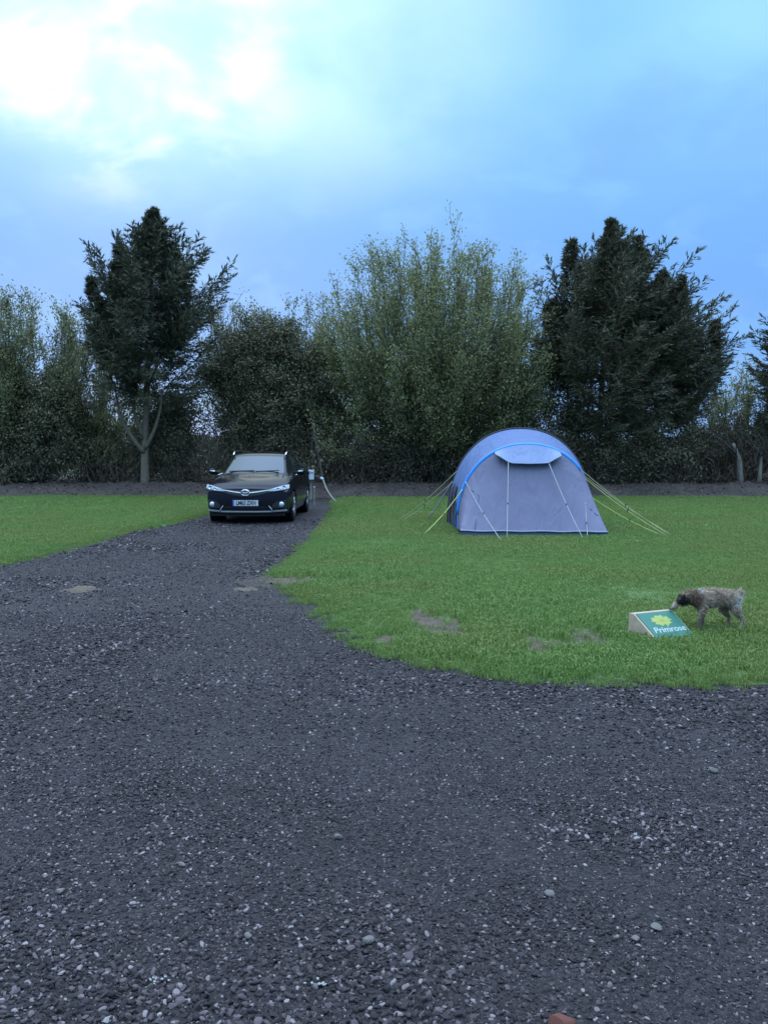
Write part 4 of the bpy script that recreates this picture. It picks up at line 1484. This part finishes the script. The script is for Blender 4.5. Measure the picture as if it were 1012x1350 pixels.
fl = MB()
pet = []
for k in range(5):
    th = R(90 + 72 * k)
    o2 = np.array([math.cos(th), math.sin(th)])
    s2 = np.array([-o2[1], o2[0]])
    for (u, v) in ((0.1, -0.12), (0.55, -0.42), (0.95, -0.34), (0.84, 0.0), (0.95, 0.34), (0.55, 0.42), (0.1, 0.12)):
        pet.append(o2 * u + s2 * v)
c0 = len(fl.v)
pts3 = [(p[0] * 0.105, p[1] * 0.066 + 0.052, 0.0085) for p in pet]
for k in range(5):
    fl.add(pts3[7 * k:7 * k + 7] + [(0, 0.052, 0.0085)], [tuple(range(7)) + (7,)])
fl.add([(0.012, 0.0, 0.0082), (0.022, 0.0, 0.0082), (0.016, -0.03, 0.0082), (0.006, -0.03, 0.0082)], [(0, 1, 2, 3)])
fo = fl.build('flower_emblem', M['sign_yellow'], SG)
fo.data.transform(SM)
me = text_mesh('Primrose', 0.088, shear=0.25, depth=0.0008, space=0.98, offset=0.0015)
me.transform(Matrix.Translation((0.0, -0.056, 0.0088)))
link_mesh('lettering', on_sign(me), M['sign_white'], SG)

# ------------------------------------------------------------------ the dog
m, nt, N, L, b = new_mat('dog_coat')
tcn = N.new('ShaderNodeTexCoord')
nz = N.new('ShaderNodeTexNoise')
nz.inputs['Scale'].default_value = 22
nz.inputs['Detail'].default_value = 5
L.new(tcn.outputs['Object'], nz.inputs[0])
r = N.new('ShaderNodeValToRGB')
r.color_ramp.elements[0].position, r.color_ramp.elements[0].color = 0.33, (0.28, 0.205, 0.145, 1)
r.color_ramp.elements[1].position, r.color_ramp.elements[1].color = 0.68, (0.56, 0.43, 0.32, 1)
L.new(nz.outputs[0], r.inputs[0])
col = r.outputs[0]


def dog_spot(col, c, rad, colour, soft=0.4):
    vm = N.new('ShaderNodeVectorMath')
    vm.operation = 'SUBTRACT'
    L.new(tcn.outputs['Object'], vm.inputs[0])
    vm.inputs[1].default_value = c
    dv = N.new('ShaderNodeVectorMath')
    dv.operation = 'DIVIDE'
    L.new(vm.outputs[0], dv.inputs[0])
    dv.inputs[1].default_value = rad
    ln = N.new('ShaderNodeVectorMath')
    ln.operation = 'LENGTH'
    L.new(dv.outputs[0], ln.inputs[0])
    ad = N.new('ShaderNodeMath')
    ad.operation = 'MULTIPLY_ADD'
    L.new(nz.outputs[0], ad.inputs[0])
    ad.inputs[1].default_value = 0.7
    L.new(ln.outputs['Value'], ad.inputs[2])
    mr = N.new('ShaderNodeMapRange')
    mr.inputs[1].default_value, mr.inputs[2].default_value = 1.35 + soft / 2, 1.35 - soft / 2
    L.new(ad.outputs[0], mr.inputs[0])
    mx = N.new('ShaderNodeMix')
    mx.data_type = 'RGBA'
    L.new(mr.outputs[0], mx.inputs[0])
    L.new(col, mx.inputs[6])
    mx.inputs[7].default_value = (*colour, 1)
    return mx.outputs[2]


col = dog_spot(col, (-0.38, 0, 0.27), (0.10, 0.2, 0.10), (0.19, 0.125, 0.085))          # tan neck
col = dog_spot(col, (0.055, 0, 0.255), (0.085, 0.12, 0.075), (0.58, 0.54, 0.50))          # pale rump
col = dog_spot(col, (-0.275, 0, 0.345), (0.035, 0.06, 0.03), (0.50, 0.47, 0.43))        # pale collar mark
col = dog_spot(col, (-0.465, 0, 0.275), (0.06, 0.2, 0.05), (0.030, 0.024, 0.022))       # dark mask
col = dog_spot(col, (-0.535, 0, 0.195), (0.05, 0.1, 0.045), (0.36, 0.28, 0.22))         # pale muzzle
col = dog_spot(col, (-0.22, 0, 0.05), (0.25, 0.2, 0.10), (0.22, 0.17, 0.125))           # tan legs
L.new(col, b.inputs['Base Color'])
b.inputs['Roughness'].default_value = 0.85
b.inputs['Specular IOR Level'].default_value = 0.2
M['coat'] = m
DOG = tag(empty('dog', (2.87, 7.05, 0.040), R(4)), 'small brown rough-coated dog with pale rump sniffing at the pitch sign', 'dog')
DOG.scale = (0.90, 0.92, 0.93)
sk_v, sk_e, sk_r = [], [], []


def node(p, r_, parent=None):
    sk_v.append(p)
    sk_r.append(r_ if isinstance(r_, tuple) else (r_, r_))
    if parent is not None:
        sk_e.append((parent, len(sk_v) - 1))
    return len(sk_v) - 1


pel = node((0.0, 0, 0.265), (0.066, 0.075))
w1 = node((-0.10, 0, 0.262), (0.066, 0.075), pel)
w2 = node((-0.20, 0, 0.258), (0.074, 0.090), w1)
ch = node((-0.29, 0, 0.262), (0.070, 0.088), w2)
nk = node((-0.37, 0, 0.278), (0.052, 0.056), ch)
hd = node((-0.445, 0, 0.268), (0.050, 0.050), nk)
st = node((-0.49, 0, 0.240), (0.034, 0.034), hd)
mz = node((-0.535, 0, 0.203), (0.024, 0.024), st)
node((-0.552, 0, 0.189), (0.017, 0.016), mz)
rp = node((0.055, 0, 0.262), (0.052, 0.056), pel)
t1 = node((0.085, 0, 0.300), 0.020, rp)
node((0.108, 0, 0.325), 0.013, t1)
for sy in (1, -1):
    step = 0.035 * sy
    e0 = node((-0.285, 0.055 * sy, 0.205), 0.040, ch)
    e1 = node((-0.262 + step, 0.060 * sy, 0.140), 0.027, e0)
    e2 = node((-0.275 + step, 0.058 * sy, 0.070), 0.018, e1)
    e3 = node((-0.272 + step, 0.058 * sy, 0.018), 0.018, e2)
    node((-0.300 + step, 0.058 * sy, 0.012), 0.016, e3)
    h0 = node((0.015, 0.052 * sy, 0.215), 0.052, pel)
    h1 = node((-0.020 - step, 0.060 * sy, 0.150), 0.036, h0)
    h2 = node((0.060 - step, 0.058 * sy, 0.088), 0.019, h1)
    h3 = node((0.050 - step, 0.058 * sy, 0.020), 0.017, h2)
    node((0.020 - step, 0.058 * sy, 0.012), 0.016, h3)
    e = node((-0.430, 0.052 * sy, 0.295), 0.020, hd)
    node((-0.440, 0.078 * sy, 0.262), 0.013, e)
sk_v = [(x, y, z + np.interp(z, [0.03, 0.08, 0.14, 0.2], [0, 0.012, 0.030, 0.034]) * np.interp(x, [-0.55, -0.36], [0.15, 1.0])) for (x, y, z) in sk_v]
sk_r = [(a * np.interp(z, [0.1, 0.25], [0.85, 0.92]), b_ * np.interp(z, [0.1, 0.25], [0.85, 0.90])) for (a, b_), (x, y, z) in zip(sk_r, sk_v)]
me = bpy.data.meshes.new('dog_body')
me.from_pydata(sk_v, sk_e, [])
tmp = bpy.data.objects.new('dog_body', me)
COL.objects.link(tmp)
md = tmp.modifiers.new('skin', 'SKIN')
md.use_smooth_shade = True
for i, v in enumerate(me.skin_vertices[0].data):
    v.radius = sk_r[i]
    v.use_root = (i == 0)
tmp.modifiers.new('sub', 'SUBSURF').levels = 2
dg = bpy.context.evaluated_depsgraph_get()
body_me = bpy.data.meshes.new_from_object(tmp.evaluated_get(dg))
bpy.data.objects.remove(tmp)
body_me.materials.clear()
body = link_mesh('body', body_me, M['coat'], DOG, True)
# rough coat: short strands lying back along the body
body_me.calc_loop_triangles()
nv = len(body_me.vertices)
co = np.zeros(nv * 3, np.float32)
no = np.zeros(nv * 3, np.float32)
body_me.vertices.foreach_get('co', co)
body_me.vertices.foreach_get('normal', no)
co, no = co.reshape(-1, 3), no.reshape(-1, 3)
tri = np.zeros(len(body_me.loop_triangles) * 3, np.int32)
body_me.loop_triangles.foreach_get('vertices', tri)
tri = tri.reshape(-1, 3)
ar = np.linalg.norm(np.cross(co[tri[:, 1]] - co[tri[:, 0]], co[tri[:, 2]] - co[tri[:, 0]]), axis=1)
pick = rng.choice(len(tri), 24000, p=ar / ar.sum())
w = rng.dirichlet((1, 1, 1), 24000)
P = (co[tri[pick]] * w[:, :, None]).sum(1)
Nn = unit((no[tri[pick]] * w[:, :, None]).sum(1))
A = Nn * 0.55 + np.array([0.55, 0, -0.45]) + rng.normal(0, 0.3, (24000, 3))
ln_ = np.where(P[:, 2] < 0.03, 0.006, np.where(P[:, 2] < 0.16, 0.016, np.where(P[:, 0] < -0.47, 0.015, 0.036))) * rng.uniform(0.6, 1.3, 24000)
quads('fur', leaves(P - Nn * 0.003, A, ln_, 0.0042), M['coat'], body)
M['eye'] = mat('dog_eye', (0.01, 0.008, 0.006), 0.1, coat=1.0)
for sy in (1, -1):
    bm = bmesh.new()
    bmesh.ops.create_uvsphere(bm, u_segments=10, v_segments=8, radius=0.0075)
    me = bpy.data.meshes.new('eye')
    bm.to_mesh(me)
    bm.free()
    me.transform(Matrix.Translation((-0.486, 0.027 * sy, 0.281)))
    link_mesh('eye', me, M['eye'], body, True)
bm = bmesh.new()
bmesh.ops.create_uvsphere(bm, u_segments=10, v_segments=8, radius=0.011)
me = bpy.data.meshes.new('nose')
bm.to_mesh(me)
bm.free()
me.transform(Matrix.Translation((-0.564, 0, 0.192)))
link_mesh('nose', me, M['eye'], body, True)

# ------------------------------------------------------------------ hook-up post and cable
M['box_white'] = mat('box_white', (0.58, 0.60, 0.62), 0.4, var=0.06, scale=20)
M['box_dark'] = mat('box_dark', (0.05, 0.06, 0.09), 0.5)
M['post'] = mat('post_wood', (0.22, 0.20, 0.18), 0.85, var=0.3, scale=14, bump=0.3)
M['cable'] = mat('cable_tan', (0.24, 0.22, 0.19), 0.6)
HK = tag(empty('hookup_post', (-2.19, 25.6, 0.0)), 'short post carrying a small white electric hook-up box, right of the car', 'hook-up post')
MB().box((0, 0.04, 0.28), (0.09, 0.09, 0.66)).build('post', M['post'], HK, bevel=0.008)
hb = MB().box((0, -0.06, 0.74), (0.22, 0.12, 0.29)).build('box', M['box_white'], HK, bevel=0.015)
MB().box((0, -0.05, 0.60), (0.20, 0.12, 0.035)).build('socket_strip', M['box_dark'], HK, bevel=0.006)
MB().box((-0.045, -0.124, 0.80), (0.085, 0.010, 0.085)).build('socket_cover', M['box_dark'], HK, bevel=0.004)
MB().box((0.055, -0.124, 0.80), (0.05, 0.008, 0.035)).build('label_plate', M['box_dark'], HK)
CB = tag(empty('power_cable', (-1.85, 25.5, 0.0)), 'tan power cable with a white plug running from the hook-up box to the grass', 'cable')
MB().tube(bez([(-0.24, 0.05, 0.70), (-0.10, 0.03, 0.69), (0.0, 0.0, 0.64)], 8), 0.016, 6).build('lead', M['box_dark'], CB, True)
MB().tube([(-0.03, 0.0, 0.655), (0.02, 0, 0.625), (0.05, -0.01, 0.585)], [0.035, 0.045, 0.028], 8).build('plug', M['box_white'], CB, True)
MB().tube(bez([(0.045, -0.01, 0.60), (0.13, -0.2, 0.40), (0.26, -0.6, 0.22), (0.46, -1.2, 0.05), (0.60, -1.8, 0.02)], 16), 0.022, 6).build('cord', M['cable'], CB, True)
ps = tag(empty('marker_stake', (-1.86, 22.9, 0.0)), 'thin pale marker stake close behind the car', 'stake')
MB().box((0, 0, 0.22), (0.035, 0.03, 0.56)).build('stake_body', M['bark_pale'], ps, bevel=0.004)
MB().box((0, 0, 0.50), (0.045, 0.04, 0.03)).build('cap', M['box_white'], ps, bevel=0.004)

# ------------------------------------------------------------------ larger stones lying on the gravel
M['pale_stone'] = mat('pale_stone', (0.155, 0.140, 0.132), 0.8, spec=0.25, var=0.2, scale=40, bump=0.4)
M['white_stone'] = mat('white_stone', (0.32, 0.315, 0.30), 0.7, spec=0.3, var=0.15, scale=40, bump=0.4)
M['brick_red'] = mat('brick_red', (0.16, 0.065, 0.05), 0.9, spec=0.15, var=0.25, scale=50, bump=0.5)
G_ = 'large pale stones on the gravel'
STN = [(-0.18, 3.29, 0.021, 'flat pale grey stone on the gravel straight below the car', 'pale_stone'),
       (-0.87, 3.24, 0.020, 'wide flat pale stone on the gravel towards the left side', 'pale_stone'),
       (-0.75, 3.08, 0.015, 'small pale pyramid-shaped stone just below the wide flat one', 'pale_stone'),
       (-0.05, 2.58, 0.021, 'round pale stone near the middle of the gravel foreground', 'pale_stone'),
       (-0.43, 2.61, 0.018, 'greyish angular stone left of the round pale one', 'pale_stone'),
       (0.88, 2.66, 0.019, 'pale blocky stone on the right side of the gravel foreground', 'pale_stone'),
       (0.79, 2.59, 0.017, 'narrow slanting stone just left of the pale blocky one', 'pale_stone'),
       (1.57, 4.0, 0.026, 'pale square stone on the gravel near the right edge', 'pale_stone'),
       (-1.13, 2.89, 0.018, 'greenish grey stone on the gravel near the left edge', 'pale_stone'),
       (0.57, 2.86, 0.020, 'elongated grey stone standing up out of the gravel on the right', 'pale_stone')]
for i, (x, y, r_, lab, mk) in enumerate(STN):
    o = link_mesh('stone', stone_mesh('stone', 300 + i, 2, 0.6), M[mk])
    o.location = (x, y, float(gz(x, y)) + r_ * 0.45)
    o.scale = (r_, r_, r_)
    o.rotation_euler = (0.2 * math.sin(i * 3), 0.2 * math.cos(i * 5), i * 1.3)
    tag(o, lab, 'stone', G_)
o = link_mesh('brick_fragment', stone_mesh('brick_fragment', 333, 3, 0.7), M['brick_red'])
o.location = (0.475, 2.19, 0.012)
o.scale = (0.042, 0.036, 0.034)
tag(o, 'red brick fragment at the bottom edge of the gravel', 'brick')
for (cx, cy, nm) in ((-0.66, 2.37, 1), (-0.18, 2.35, 2)):
    Vs, Fs = [], []
    base = stone_mesh('white_gravel', 400 + nm, 1, 0.7)
    bv = np.array([v.co for v in base.vertices])
    bf = [tuple(p.vertices) for p in base.polygons]
    mb = MB()
    for k in range(11):
        q = rng.normal(0, 0.017, 2)
        s_ = rng.uniform(0.003, 0.0065)
        rot = np.array(Matrix.Rotation(rng.uniform(0, 6), 3, 'Z') @ Matrix.Rotation(rng.uniform(-1, 1), 3, 'X'))
        mb.add((bv @ rot.T) * s_ + np.array([cx + q[0], cy + q[1] * 0.6, float(gz(cx, cy)) + 0.016]), bf)
    tag(mb.build('white_gravel', M['white_stone']), kind='stuff')
